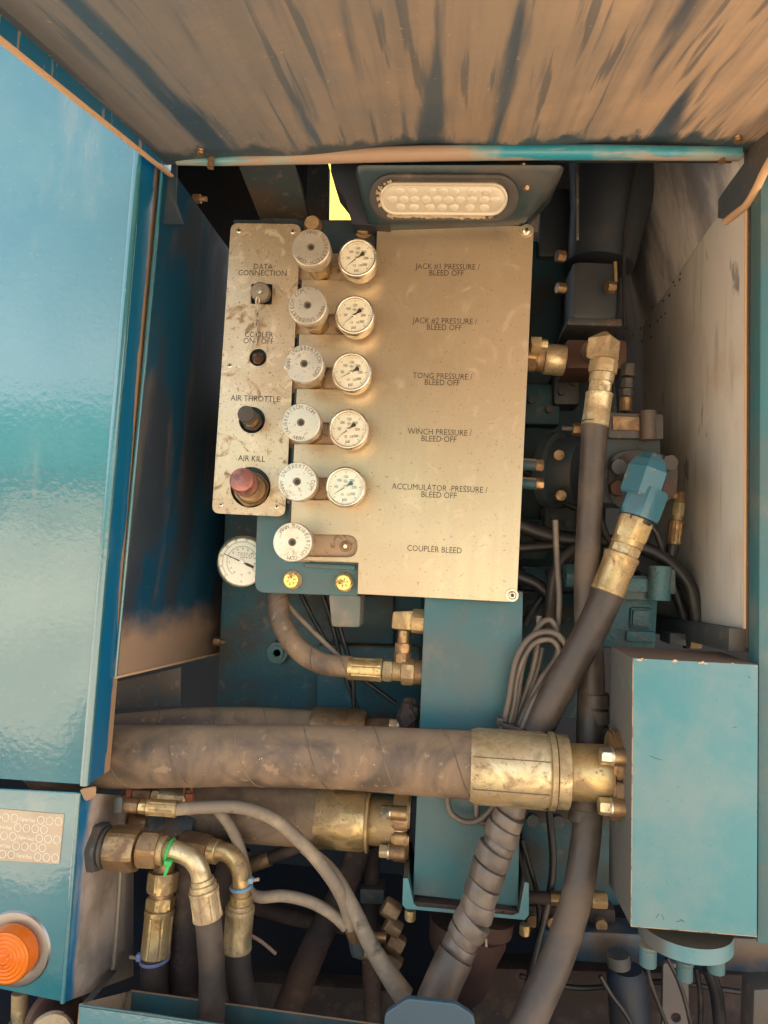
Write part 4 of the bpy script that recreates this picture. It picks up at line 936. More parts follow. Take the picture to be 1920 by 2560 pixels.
# ---------------------------------------------------------------- big suction hoses
def wrap(n): 
    return lambda an, i: 1-.03*(1 if ((an/(2*math.pi)+i/n) % 1) < .035 else 0)
LHP = [(120, 1895, .06), (260, 1892, .0), (430, 1890, -.035), (640, 1888, -.052), (860, 1893, -.058), (1040, 1904, -.06), (1190, 1913, -.062)]
h = thing('large_hose', at(700, 1880, -.05), 'largest dusty black hose crossing in front, ending in a wide gold ferrule', 'hose')
tube('hose_body', [(120, 1895, .06), (260, 1892, .0), (430, 1890, -.035), (640, 1888, -.052), (860, 1893, -.058), (1040, 1904, -.06), (1190, 1913, -.062)], [79, 77, 75, 74, 75, 78, 80], M['rubber'], h, seg=40, n=14, prof=wrap(11))
seam(h, LHP, [79, 77, 75, 74, 75, 78, 80], .098)
chain(h, (1176, 1912, -.062), (1420, 1930, -.066), [('rnd', 'ferrule', 0, .80, 88, 'brass_pale'), ('rnd', 'ferrule_shoulder', .80, .86, 90, 'brass_pale'), ('rnd', 'ferrule_collar', .86, 1.0, 86, 'brass_pale')])
A = at(1176, 1912, -.062); B = at(1420, 1930, -.066)
V_all = []
for a in (-.5, .35, 1.2, 2.1, -1.4):
    ax = (B-A).normalized(); n1 = (Vector((0, -1, 0))-ax*(-ax.y)).normalized(); n2 = ax.cross(n1); rr_ = mm(88.4, -.062)
    dvec = n1*math.cos(a)+n2*math.sin(a); V_all.append(sweep([A.lerp(B, .02)+dvec*rr_, A.lerp(B, .78)+dvec*rr_], .0007, 5))
V, Fc = joinm(V_all); put('crimp_lines', mesh(V, Fc), M['engrave'], h)
chain(h, (1415, 1929, -.066), (1535, 1934, -.068), [('rnd', 'pipe_neck', 0, 1, 66, 'gold_pipe')] if False else [('rnd', 'pipe_neck', 0, .92, 66, 'brass')])
def clamp(parent, px, py, Y, s, m, bolts=True, xs=1):
    """split flange clamp: two lobed halves with bolts pointing left"""
    c = at(px, py, Y); r = mm(60, Y)*s
    for sg in (1, -1):
        pl = [(r*1.02, 0.08), (r*1.05, .75*r), (r*.62, 1.62*r), (r*-.35, 1.80*r), (-r*.75, 1.2*r), (-r*.95, .5*r), (-r*1.0, .08*r)]
        pl = [(-r*1.05, .03*r), (r*1.05, .03*r), (r*1.05, .6*r), (r*.8, 1.35*r), (r*.35, 1.75*r), (-r*.35, 1.75*r), (-r*.8, 1.35*r), (-r*1.05, .6*r)]
        pl2 = rnd(pl, r*.25, 4)
        bm = bmesh.new(); t = mm(26, Y)*s
        a_v = [bm.verts.new(c+Vector((-t, p[0], p[1]*sg))) for p in pl2]; b_v = [bm.verts.new(c+Vector((t, p[0], p[1]*sg))) for p in pl2]
        bm.faces.new(a_v); bm.faces.new(b_v[::-1]); n = len(pl2)
        for i in range(n): bm.faces.new((a_v[i], b_v[i], b_v[(i+1) % n], a_v[(i+1) % n]))
        bmesh.ops.recalc_face_normals(bm, faces=bm.faces); bmesh.ops.bevel(bm, geom=[e for e in bm.edges if len(e.link_faces) == 2 and e.calc_face_angle(0) > 1], offset=t*.25, segments=2, affect='EDGES')
        put('clamp_half', bm_mesh(bm), M[m], parent, smooth=40)
        for dy in (-r*.88,):
            p = c+Vector((-t, dy, sg*r*.95))
            lathe('boss', p+Vector((t*1.6, -.004, 0)), p+Vector((-t*.2, -.004, 0)), [(0, r*.36), (1, r*.34)], M[m], parent)
            lathe('washer', p+Vector((-t*.2, -.004, 0)), p+Vector((-t*.35, -.004, 0)), [(0, r*.36), (1, r*.36)], M['zinc'], parent)
            hexnut('bolt_head', p+Vector((-t*.35, -.004, 0)), p+Vector((-t*1.3, -.004, 0)), r*.33, M['zinc'] if sg > 0 else M['brass_pale'], parent)
clamp(h, 1548, 1936, -.072, 1.0, 'brass_brown')
h2 = thing('upper_rear_hose', at(600, 1810, .07), 'thick dusty hose behind and above the largest hose, with gold sleeve', 'hose')
tube('hose_body', [(200, 1838, .10), (330, 1828, .085), (480, 1820, .08), (640, 1822, .08), (800, 1832, .08)], [44, 46, 50, 52, 53], M['rubber'], h2, seg=32, n=12, prof=wrap(9))
seam(h2, [(200, 1838, .10), (330, 1828, .085), (480, 1820, .08), (640, 1822, .08), (800, 1832, .08)], [44, 46, 50, 52, 53], .085)
chain(h2, (780, 1832, .08), (1050, 1850, .08), [('rnd', 'ferrule', 0, .50, 64, 'brass_brown'), ('rnd', 'pipe_neck', .5, .95, 46, 'brass_brown')])
clamp(h2, 1022, 1850, .07, .78, 'brass_brown')
h3 = thing('lower_rear_hose', at(600, 2030, .06), 'thick dusty hose below the largest hose, with bright gold ferrule', 'hose')
tube('hose_body', [(330, 2010, .10), (480, 2022, .075), (640, 2035, .065), (800, 2043, .06)], [62, 66, 68, 70], M['rubber'], h3, seg=32, n=12, prof=wrap(9))
seam(h3, [(330, 2010, .10), (480, 2022, .075), (640, 2035, .065), (800, 2043, .06)], [62, 66, 68, 70], .10)
chain(h3, (790, 2042, .06), (1015, 2058, .06), [('rnd', 'ferrule', 0, .57, 71, 'brass'), ('rnd', 'ferrule_lip', .57, .60, 73, 'brass'), ('rnd', 'pipe_neck', .60, 1, 56, 'brass')])
clamp(h3, 1004, 2062, .05, .80, 'brass_brown')
# ---------------------------------------------------------------- hose and elbow fittings beside the post
h4 = thing('curved_hose', at(760, 1620, .04), 'dusty hose curving from behind the bracket to a brass fitting by the post', 'hose')
tube('hose_body', [(700, 1420, .06), (695, 1500, .05), (705, 1560, .045), (745, 1622, .04), (805, 1658, .035), (878, 1668, .03)], [27]*6, M['rubber'], h4, seg=26, n=10)
seam(h4, [(700, 1420, .06), (695, 1500, .05), (705, 1560, .045), (745, 1622, .04), (805, 1658, .035), (878, 1668, .03)], 27, .055, w=.0007)
chain(h4, (870, 1670, .03), (1062, 1682, .03), [('fer', 'ferrule', 0, .45, 29, 'brass'), ('hex', 'crimp_nut', .46, .58, 27, 'brass_pale'), ('rnd', 'collar', .58, .70, 24, 'brass'), ('hex', 'swivel_nut', .70, .86, 31, 'brass'), ('rnd', 'adapter', .86, 1, 30, 'brass_brown')])
ef = thing('elbow_fitting', at(1010, 1560, .03), 'brass elbow and riser standing above the curved hose end', 'fitting')
hexa('elbow_body', [at(978, 1572, .02), at(1032, 1577, .02), at(1034, 1526, .02), at(982, 1528, .02)], [at(978, 1572, .05), at(1032, 1577, .05), at(1034, 1526, .05), at(982, 1528, .05)], M['brass'], ef, bev=.005)
chain(ef, (1030, 1552, .033), (1066, 1555, .033), [('hex', 'lock_nut', 0, 1, 30, 'brass')])
chain(ef, (1010, 1575, .035), (1006, 1655, .035), [('rnd', 'riser', 0, .45, 15, 'brass_brown'), ('hex', 'riser_nut', .4, .7, 20, 'brass_brown'), ('hex', 'base_nut', .7, 1, 22, 'brass_brown')])
pi_ = tube('thin_pipe', [(690, 1470, .07), (730, 1525, .065), (790, 1585, .06), (850, 1645, .055)], 6.5, M['hose_grey'], None, seg=14); tag(pi_, 'thin beige pipe slanting down behind the curved hose', 'pipe')
for k_, (p_, lb) in enumerate((([(805, 1480, .12), (830, 1560, .12), (860, 1680, .12), (900, 1790, .12)], 'black cable running down behind the thin beige pipe'), ([(750, 1480, .10), (790, 1560, .10), (850, 1650, .10), (990, 1760, .10)], 'black cable slanting behind the curved hose to the post'), ([(830, 1480, .11), (850, 1570, .11), (880, 1680, .11), (885, 1780, .11)], 'black cable nearest the grey bracket foot'))):
    o = tube('cable', p_, 6, M['rubber_black'], None, seg=10); tag(o, lb, 'cable')
# engine tank and dark machinery behind
tk = thing('rear_tank', at(780, 1560, .22), 'dark teal tank wall with a hex fitting, behind the curved hose', 'tank')
slab('tank_wall', [(528, 2000), (1050, 2010), (1060, 1250), (560, 1250)], .20, .12, M['teal_dark'], tk, bev=.012)
slab('tank_step', [(790, 1850), (1048, 1850), (1050, 1620), (790, 1612)], .17, .04, M['teal_dark'], tk, bev=.008)
slab('access_cover', [(850, 1608), (985, 1612), (985, 1490), (850, 1490)], .165, .04, M['teal_dark'], tk, bev=.006)
p = at(697, 1630, .195); hexnut('hex_fitting', p, p+ya*.012, .021, M['teal'], tk); lathe('fitting_ring', p+ya*.012, p+ya*.016, [(0, .0125), (.9, .012), (1, .007), (0, .006)], M['teal'], tk)
# right side interior
M['cyl0'] = mat('motor_grey', (.04, .055, .065), .5, 0, [D(col=(.07, .065, .06), scale=12, lo=.45, hi=.7)])
rb = thing('rear_machine_wall', at(1400, 1200, .3), 'dark teal machine casing deep behind the vertical hose', 'casing')
slab('casing_wall', [(1280, 1560), (1500, 1560), (1560, 600), (1285, 600)], .32, .1, mat('deep_teal_casing', (.014, .055, .075), .5, 0, [D(col=(.03, .03, .03), scale=6, lo=.4, hi=.65)]), rb, bev=.01)
lathe('motor_end', at(1460, 1180, .12), at(1360, 1175, .16), [(0, .055), (.6, .055), (.65, .064), (.85, .064), (1, .045)], M['cyl0'], rb, seg=40)
for px, py in ((1395, 1140), (1400, 1240)):
    p = at(px, py, .08); hexnut('casing_bolt', p, p+Vector((0, -.012, 0)), .009, M['brass_brown'], rb)
for py in (1158, 1205):
    chain(rb, (1300, py+2, .05), (1358, py+6, .05), [('rnd', 'port_pipe', 0, .68, 15, 'teal_dark'), ('hex', 'port_nut', .68, 1, 15, 'brass_brown')])
dk = thing('machine_box', at(1490, 700, .2), 'dim blue grey machine box and slanting barrel, high right behind the label plate', 'machine')
M['cyl'] = mat('dim_blue_grey_paint', (.035, .045, .058), .45, 0, [D(col=(.065, .065, .065), scale=8, lo=.45, hi=.7)])
slab('lower_box', [(1428, 798), (1545, 800), (1548, 655), (1432, 650)], .17, .12, M['cyl'], dk, bev=.012)
slab('foot_flange', [(1418, 812), (1556, 815), (1556, 796), (1420, 794)], .165, .12, M['grime'], dk, bev=.003)
lathe('slanted_barrel', at(1500, 665, .24), at(1545, 395, .24), [(0, .060), (.5, .070), (1, .090)], M['cyl'], dk, seg=40)
slab('left_box', [(1345, 640), (1428, 642), (1432, 470), (1352, 468)], .30, .1, M['cyl'], dk, bev=.006)
V, Fc = sweep([at(1538, 655, .16), at(1540, 705, .16)], .003, 8); put('bright_pin', mesh(V, Fc), M['brass'], dk)
V, Fc = sweep(spline([at(1596, 400, .14), at(1572, 520, .16), at(1560, 640, .17), at(1562, 820, .17)], 6), .0035, 8); put('door_gasket', mesh(V, Fc), M['rubber_black'], dk)
for px, py in ((1412, 642), (1412, 722), (1536, 720)):
    p = at(px, py, .15); hexnut('side_bolt', p, p+Vector((-.014, -.004, 0)), .010, M['brass_brown'], dk)
V, Fc = sweep([at(1444, 400, .1), at(1444, 600, .1)], .0022, 8); o = put('thin_rod', mesh(V, Fc), M['zinc']); tag(o, 'thin shiny rod hanging high right of the work light', 'rod')
cx = slab('red_block', [(1418, 920), (1568, 922), (1568, 850), (1418, 848)], .12, .1, M['red_block'], None, bev=.004); tag(cx, 'reddish brown block behind the top of the vertical hose', 'block')
cn = thing('pipe_union', at(1370, 895, .06), 'brass pipe union sticking out from behind the label plate', 'fitting')
chain(cn, (1310, 892, .07), (1412, 902, .07), [('hex', 'union_nut', 0, .30, 38, 'brass_brown'), ('rnd', 'body', .3, .5, 33, 'brass_brown'), ('rnd', 'end_cap', .5, 1, 38, 'brass_pale')])
chain(cn, (1328, 862, .05), (1368, 864, .05), [('hex', 'small_nut', 0, .6, 22, 'brass'), ('hex', 'bolt_end', .6, 1, 16, 'brass_pale')])
# pumps
def pump(name, lab, q, Y, m, win, cap_):
    t = thing(name, at(*q[0], Y), lab, 'pump')
    return t
p1 = thing('upper_pump', at(1590, 1150, .05), 'dark grey pump with bolted flange behind the blue elbow', 'pump')
slab('pump_body', [(1505, 1260), (1652, 1262), (1655, 1095), (1505, 1090)], .06, .1, M['grime'], p1, bev=.008)
slab('top_plate', [(1520, 1095), (1660, 1098), (1660, 1035), (1525, 1030)], .05, .1, M['grime'], p1, bev=.004)
slab('name_plate', [(1532, 1075), (1600, 1077), (1600, 1042), (1532, 1040)], .046, .004, M['brass_brown'], p1)
text('cast_letters', 'VTM', at(1575, 1120, .0585), .016, M['grime'], p1)
lathe('dowel', at(1620, 1100, .045), at(1620, 1028, .045), [(0, .012), (1, .012)], M['grime'], p1)
plate('flange', [rnd([xz(1518, 1200, .04), xz(1530, 1130, .04), xz(1600, 1120, .04), xz(1665, 1135, .04), xz(1700, 1170, .04), xz(1690, 1250, .04), xz(1610, 1262, .04), xz(1528, 1258, .04)], .018, 5)], .04, .02, M['grime'], p1, bev=.003)
lathe('flange_boss', at(1590, 1205, .04), at(1588, 1203, .03), [(0, .045), (.9, .045), (1, .04)], M['grime'], p1, seg=44)
for px, py in ((1542, 1170), (1540, 1222), (1662, 1225), (1668, 1160)):
    p = at(px, py, .03); hexnut('flange_bolt', p, p+ya*.016, .0125, M['grime'] if py < 1200 else M['red_block'], p1)
p = at(1440, 1072, .05); chain(p1, (1405, 1070, .05), (1460, 1075, .05), [('rnd', 'spigot', 0, .5, 6, 'grime'), ('hex', 'spigot_nut', .5, 1, 16, 'brass_brown')])
p2 = thing('lower_pump', at(1610, 1510, .03), 'teal cast pump with raised square boss above the pale block', 'pump')
slab('pump_body', [(1500, 1622), (1640, 1625), (1648, 1490), (1515, 1490)], .045, .1, M['teal_pump'], p2, bev=.008)
slab('top_plate', [(1535, 1500), (1668, 1502), (1672, 1440), (1540, 1438)], .03, .1, M['teal_pump'], p2, bev=.004)
slab('mid_step', [(1540, 1480), (1640, 1482), (1640, 1446), (1545, 1444)], .022, .02, M['teal_pump'], p2, bev=.003)
lathe('dowel', at(1647, 1500, .02), at(1650, 1415, .02), [(0, .016), (1, .016)], M['teal_pump'], p2)
slab('end_lug', [(1672, 1485), (1690, 1486), (1690, 1424), (1674, 1422)], .03, .03, M['teal_pump'], p2, bev=.003)
slab('boss_frame', [(1575, 1572), (1632, 1574), (1634, 1520), (1577, 1518)], .038, .02, M['teal_pump'], p2, bev=.005)
slab('boss_face', [(1581, 1567), (1626, 1568), (1628, 1526), (1583, 1524)], .034, .02, M['teal_pump'], p2, bev=.004)
slab('number_pad', [(1566, 1604), (1640, 1608), (1641, 1580), (1567, 1577)], .038, .02, M['teal_pump'], p2, bev=.003)
chain(p2, (1412, 1440, .06), (1440, 1440, .06), [('hex', 'side_nut', 0, 1, 30, 'teal_pump')])
# ---------------------------------------------------------------- vertical hose with elbow
vh = thing('vertical_hose', at(1480, 1300, 0), 'long dark hose dropping from the upper brass elbow past the pumps', 'hose')
tube('hose_body', [(1487, 1050, .0), (1482, 1150, .005), (1473, 1300, .01), (1468, 1450, .01), (1470, 1560, .01), (1478, 1700, .01), (1475, 1850, .0), (1472, 2000, -.02), (1462, 2120, -.04), (1440, 2250, -.06), (1395, 2390, -.08), (1345, 2500, -.10), (1300, 2600, -.12)], [32, 31, 30, 31, 32, 32, 33, 33, 35, 36, 38, 40, 41], M['rubber_mid'], vh, seg=28, n=8)
chain(vh, (1510, 905, .0), (1487, 1066, .0), [('hex', 'swivel_nut', -.02, .18, 34, 'brass_pale'), ('rnd', 'cone', .18, .32, 30, 'brass_pale'), ('hex', 'crimp_nut', .32, .48, 28, 'brass_pale'), ('fer', 'ferrule', .48, 1, 33, 'brass_pale')])
r_ = mm(40, 0); lathe('elbow_head', at(1506, 900, .0), at(1513, 830, .0), [(0, r_*.85), (.05, r_), (.72, r_), (1, r_*.18)], M['brass_pale'], vh, seg=4, rot=.12, smooth=10)
lathe('elbow_back', at(1500, 872, .0), at(1480, 880, .09), [(0, r_*.8), (1, r_*.8)], M['brass_brown'], vh)
for i_, (px, py) in enumerate(((1484, 1750), (1484, 1790), (1482, 1830), (1465, 2010), (1462, 2040))):
    p = at(px, py-18, .008 if i_ < 3 else -.02); q_ = at(px-1, py+17, .008 if i_ < 3 else -.024); lathe('clamp_band', p, q_, [(0, mm(37, 0)), (.9, mm(38, 0)), (1, mm(34, 0))], M['rubber_mid'], vh, seg=28)
# ---------------------------------------------------------------- diagonal hose with blue elbow
dh = thing('diagonal_hose', at(1440, 1650, -.03), 'thick hose slanting down left from the blue painted elbow', 'hose')
tube('hose_body', [(1526, 1470, -.02), (1480, 1570, -.022), (1420, 1680, -.022), (1370, 1770, -.02), (1320, 1880, -.012), (1285, 1980, -.03)], [39, 38, 38, 38, 38, 38], M['rubber_mid'], dh, seg=28, n=10)
chain(dh, (1592, 1297, -.02), (1518, 1483, -.02), [('hex', 'swivel_nut', .0, .28, 42, 'brass'), ('rnd', 'collar', .26, .36, 38, 'brass'), ('hex', 'crimp_nut', .36, .48, 36, 'brass_pale'), ('fer', 'ferrule', .48, 1, 42, 'brass')])
be = mat('blue_elbow_paint', (.025, .12, .17), .32, 0, [D(col=(.07, .12, .14), scale=20, lo=.4, hi=.7, rough=.55), D(col=DUST, scale=40, lo=.62, hi=.68)], coat=.3, bump=.2)
M['be'] = be
el = thing('blue_elbow', at(1610, 1220, -.02), 'large blue painted hydraulic elbow on top of the diagonal hose', 'elbow')
chain(el, (1622, 1224, -.02), (1590, 1308, -.02), [('hex', 'elbow_nut', 0, .85, 50, 'be'), ('rnd', 'elbow_thread', .85, 1, 40, 'rubber_black')])
r_ = mm(52, -.02); lathe('elbow_body', at(1598, 1243, -.02), at(1634, 1136, -.02), [(0, r_*.9), (.05, r_), (.62, r_), (.82, r_*.78), (1, r_*.40)], be, el, seg=6, rot=-.35, smooth=12)
lathe('elbow_root', at(1606, 1190, .0), at(1594, 1200, .05), [(0, .022), (1, .022)], be, el)
# spiral wrapped lower length
sp_ = thing('wrapped_hose', at(1200, 2200, -.03), 'hose wrapped in wide dusty spiral guard in front of the teal post', 'hose')
P = spline([at(1290, 1960, -.045), at(1268, 2060, -.05), at(1240, 2130, -.055), at(1215, 2200, -.06), at(1190, 2270, -.065), at(1165, 2340, -.07), at(1135, 2420, -.075), at(1085, 2520, -.08)], 6)
V, Fc = sweep(P, [mm(30, -.06)]*len(P), 24); put('inner_hose', mesh(V, Fc), M['rubber_mid'], sp_, smooth=50)
segs = [(1283, 1992, 1275, 2030, 36), (1274, 2034, 1264, 2066, 38), (1262, 2062, 1250, 2102, 42), (1250, 2100, 1242, 2122, 38), (1240, 2118, 1226, 2160, 43), (1226, 2160, 1212, 2206, 43), (1212, 2206, 1196, 2250, 42), (1200, 2246, 1186, 2290, 42), (1190, 2290, 1164, 2328, 45), (1166, 2322, 1152, 2352, 40), (1158, 2350, 1138, 2392, 41)]
for i_, (x0, y0, x1, y1, r_) in enumerate(segs):
    Y_ = -.05-.002*i_; a_ = at(x0, y0, Y_); b_ = at(x1+random.uniform(-2, 2), y1, Y_); r0 = mm(r_, Y_)
    sk = .16*r0
    V, Fc = sweep([a_.lerp(b_, t) for t in (0, .04, .15, .5, .85, .96, 1)], [r0*.88, r0*.97, r0, r0*1.01, r0, r0*.97, r0*.88], 30)
    ax = (b_-a_).normalized(); c_ = (a_+b_)/2
    V = [v+ax*sk*((v-c_).x/r0) for v in V]
    put('guard_turn', mesh(V, Fc), M['guard'] if 'guard' in M else M.setdefault('guard', mat('dusty_spiral_guard', (.16, .13, .105), .42, 0, [D(col=(.085, .07, .062), scale=16, lo=.4, hi=.65, rough=.3), D(col=(.36, .27, .18), scale=9, lo=.56, hi=.75, amt=.6)], bump=.1)), sp_, smooth=35)
V, Fc = sweep(spline([at(1140, 2388, -.078), at(1115, 2440, -.085), at(1085, 2510, -.09)], 5), mm(44, -.08), 24, prof=lambda an, i: 1); put('loose_sleeve', mesh(V, Fc), M['rubber_mid'], sp_, smooth=50)
ring = [at(1190, 2345, -.06)+Vector((math.cos(a)*.014, .002*math.sin(a*2), math.sin(a)*.024-.01)) for a in [2*math.pi*i/20 for i in range(14)]]
V, Fc = sweep(ring, .002, 8); put('guard_end', mesh(V, Fc), M['hose_grey'], sp_, smooth=50)
# ---------------------------------------------------------------- coiled cable
cc = thing('cable_coil', at(1330, 1700, .0), 'coiled grey cable bundle tied beside the teal post', 'cable')
loops = [[(1250, 1840, -.022), (1270, 1760, -.018), (1290, 1650, -.015), (1330, 1590, -.012), (1385, 1582, -.01), (1418, 1620, -.012), (1408, 1670, -.015), (1340, 1745, -.018), (1300, 1830, -.022)],
         [(1262, 1845, -.018), (1282, 1770, -.012), (1296, 1680, -.01), (1330, 1612, -.005), (1380, 1600, .0), (1400, 1640, -.002), (1370, 1700, -.005), (1318, 1770, -.01), (1288, 1840, -.016)],
         [(1270, 1845, -.012), (1290, 1760, -.004), (1310, 1650, .0), (1345, 1570, .004), (1375, 1550, .006), (1395, 1585, .006), (1392, 1640, .004), (1352, 1700, .0), (1310, 1780, -.006), (1280, 1845, -.012)],
         [(1276, 1848, -.01), (1300, 1770, .004), (1330, 1680, .01), (1345, 1600, .012), (1348, 1540, .015)],
         [(1355, 1620, .02), (1340, 1690, .012), (1318, 1760, .0), (1290, 1835, -.01)],
         [(1388, 1300, .03), (1392, 1400, .03), (1398, 1500, .025), (1394, 1590, .02)]]
for lp in loops: tube('cable_loop', lp, 7.6, M['cable_grey'], cc, seg=12, n=10)
for lp in ([(1148, 1988, -.014), (1120, 1985, -.012), (1126, 2030, -.014), (1165, 2055, -.018), (1205, 2046, -.02), (1242, 2005, -.022), (1250, 1980, -.02)], [(1195, 1975, -.01), (1192, 2010, -.01), (1194, 2045, -.012), (1215, 2058, -.014), (1240, 2035, -.016), (1256, 1985, -.018)]):
    tube('cable_loop', lp, 7.4, M['cable_grey'], cc, seg=12, n=10)
slab('tie_band', [(1252, 1818), (1302, 1832), (1304, 1822), (1255, 1806)], -.034, .024, M['cap'], cc, bev=.001)
slab('tie_head', [(1240, 1812), (1256, 1815), (1260, 1798), (1245, 1794)], -.036, .010, M['cap'], cc, bev=.001)
# ---------------------------------------------------------------- black hoses and fittings by the beige wall
s1 = thing('short_wall_hose', at(1690, 1300, .08), 'small hose with elbow and ferrule hanging before the beige wall', 'hose')
chain(s1, (1652, 1232, .08), (1690, 1240, .08), [('hex', 'elbow_arm', 0, 1, 11, 'brass_brown')]); chain(s1, (1698, 1230, .08), (1698, 1258, .08), [('hex', 'elbow_leg', 0, 1, 13, 'brass_brown')])
chain(s1, (1697, 1258, .08), (1684, 1362, .08), [('hex', 'swivel_nut', 0, .3, 15, 'brass_pale'), ('rnd', 'collar', .3, .42, 12, 'brass_pale'), ('fer', 'ferrule', .42, 1, 18, 'brass_brown')])
tube('hose_body', [(1684, 1355, .08), (1676, 1390, .08), (1655, 1425, .08)], 15, M['rubber_black'], s1, seg=18)
for pts, r_, lb in (([(1600, 1290, .06), (1640, 1330, .06), (1660, 1390, .07), (1672, 1410, .08)], 8, 'thin black hose arching behind the brass ferrule'), ([(1500, 1350, .07), (1590, 1365, .07), (1665, 1400, .07), (1720, 1460, .07), (1740, 1530, .07), (1745, 1580, .07)], 17, 'long black hose curving down along the beige wall'),
                    ([(1660, 1400, .10), (1690, 1480, .10), (1715, 1560, .10), (1722, 1620, .10)], 13, 'black hose inside the longer wall hose'), ([(1500, 1290, .06), (1520, 1345, .06), (1560, 1400, .06), (1600, 1440, .07)], 8, 'black hose passing under the brass nuts')):
    o = tube('black_hose', pts, r_, M['rubber_black'], None, seg=16); tag(o, lb, 'hose')
s2 = thing('lower_wall_fitting', at(1745, 1590, .07), 'dirty elbow fitting at the bottom corner of the beige wall', 'fitting')
chain(s2, (1742, 1535, .07), (1748, 1600, .07), [('rnd', 'collar', 0, .3, 12, 'brass_brown'), ('hex', 'nut', .3, .7, 14, 'brass_brown'), ('rnd', 'elbow', .7, 1, 17, 'brass_brown')]); chain(s2, (1722, 1606, .07), (1750, 1606, .07), [('hex', 'side_nut', 0, 1, 15, 'brass_pale')])
s3 = thing('upper_wall_fitting', at(1570, 960, .12), 'small dirty hose fitting right of the pale elbow nut', 'fitting')
chain(s3, (1572, 912, .12), (1562, 1030, .12), [('hex', 'elbow', 0, .25, 18, 'grime'), ('hex', 'nut', .3, .5, 15, 'grime'), ('hex', 'second_nut', .52, .68, 16, 'grime'), ('fer', 'ferrule', .7, 1, 15, 'brass_brown')])
o = slab('ledge_box', [(1675, 1612), (1716, 1615), (1716, 1585), (1676, 1583)], .06, .05, M['grime'], None); tag(o, 'small dark box beside the fitting at the foot of the beige wall', 'box')
# ---------------------------------------------------------------- lower left hydraulic fittings
ZY = -.072
f1_ = thing('front_elbow_hose', at(420, 2120, ZY), 'front hose on a bent tube with a green cable tie, from the big hex bulkhead', 'hose')
chain(f1_, (225, 2115, ZY), (425, 2128, ZY), [('hex', 'bulkhead_nut', -.03, .17, 58, 'grime'), ('rnd', 'bulkhead_thread', .16, .27, 47, 'rubber_black'), ('rnd', 'seal_ring', .19, .23, 49, 'grime'), ('hex', 'large_nut', .26, .62, 53, 'brass_brown'), ('hex', 'swivel_nut', .64, .88, 44, 'brass_brown'), ('rnd', 'sleeve', .87, .95, 35, 'brass')])
tube('bent_tube', [(405, 2128, ZY), (440, 2128, ZY), (478, 2145, ZY), (500, 2180, ZY), (507, 2235, ZY)], [24, 24, 24, 24, 25], M['brass_pale'], f1_, seg=26, n=10)
chain(f1_, (505, 2196, ZY), (520, 2296, ZY), [('rnd', 'neck', 0, .14, 28, 'brass_pale'), ('rnd', 'collar', .12, .30, 33, 'brass_pale'), ('fer', 'ferrule', .26, 1, 37, 'brass_pale')])
tube('hose_body', [(517, 2280, ZY), (525, 2350, ZY), (530, 2450, ZY), (528, 2600, ZY)], 32, M['rubber_mid'], f1_, seg=26, n=8)
gt = thing('green_cable_tie', at(418, 2130, ZY), 'bright green cable tie round the bent tube', 'cable tie')
c = at(425, 2128, ZY); rg = mm(28, ZY); ring = [c+Vector((.004*math.cos(a)*.6, -math.sin(a)*rg, math.cos(a)*rg)) for a in [2*math.pi*i/24 for i in range(25)]]
V, Fc = sweep(ring, .0022, 6, cap=False); put('band', mesh(V, Fc), M['green'], gt)
slab('head', [(408, 2166), (426, 2168), (428, 2155), (410, 2153)], ZY-.020, .008, M['green'], gt, bev=.001); slab('tail', [(407, 2192), (414, 2193), (424, 2166), (415, 2165)], ZY-.018, .003, M['green'], gt, bev=.0005)
f2_ = thing('blue_tied_elbow_hose', at(600, 2200, ZY), 'hose on a golden bent tube with a pale blue cable tie', 'hose')
chain(f2_, (455, 2115, .0), (545, 2130, -.01), [('hex', 'swivel_nut', 0, .78, 36, 'brass_brown'), ('rnd', 'sleeve', .78, 1, 29, 'brass')])
tube('bent_tube', [(535, 2128, -.01), (568, 2132, -.012), (592, 2155, -.015), (603, 2190, -.02), (603, 2240, -.02)], 22, M['brass'], f2_, seg=26, n=10)
chain(f2_, (603, 2236, -.02), (592, 2375, -.02), [('rnd', 'neck', 0, .16, 27, 'brass'), ('rnd', 'collar', .14, .24, 31, 'brass_pale'), ('fer', 'ferrule', .22, 1, 36, 'brass_pale')])
tube('hose_body', [(593, 2365, -.02), (597, 2430, -.02), (607, 2500, -.02), (625, 2600, -.02)], [32, 32, 33, 34], M['rubber_mid'], f2_, seg=26, n=8)
bt = thing('blue_cable_tie', at(602, 2216, -.02), 'pale blue cable tie round the golden bent tube', 'cable tie')
c = at(603, 2217, -.02); rg = mm(25, -.02); ring = [c+Vector((math.cos(a)*rg, -math.sin(a)*rg, math.cos(a)*.002)) for a in [2*math.pi*i/24 for i in range(25)]]
V, Fc = sweep(ring, .0024, 6, cap=False); put('band', mesh(V, Fc), M['bluetie'], bt)
slab('head', [(619, 2212), (632, 2210), (631, 2197), (619, 2199)], -.036, .008, M['bluetie'], bt, bev=.001); slab('tail', [(630, 2206), (648, 2203), (647, 2195), (630, 2198)], -.033, .003, M['hose_grey'], bt, bev=.0005)
f3_ = thing('straight_hose', at(400, 2300, -.01), 'leftmost lower hose with straight golden ferrule and lilac tie', 'hose')
chain(f3_, (412, 2150, .0), (388, 2392, -.02), [('rnd', 'thread', 0, .14, 26, 'brass_brown'), ('hex', 'swivel_nut', .12, .33, 37, 'brass'), ('rnd', 'collar', .32, .39, 30, 'brass_brown'), ('hex', 'crimp_nut', .38, .51, 34, 'brass'), ('fer', 'ferrule', .51, 1, 37, 'brass')])
tube('hose_body', [(388, 2380, -.02), (385, 2450, -.02), (386, 2600, -.02)], 33, M['rubber_mid'], f3_, seg=26, n=8)
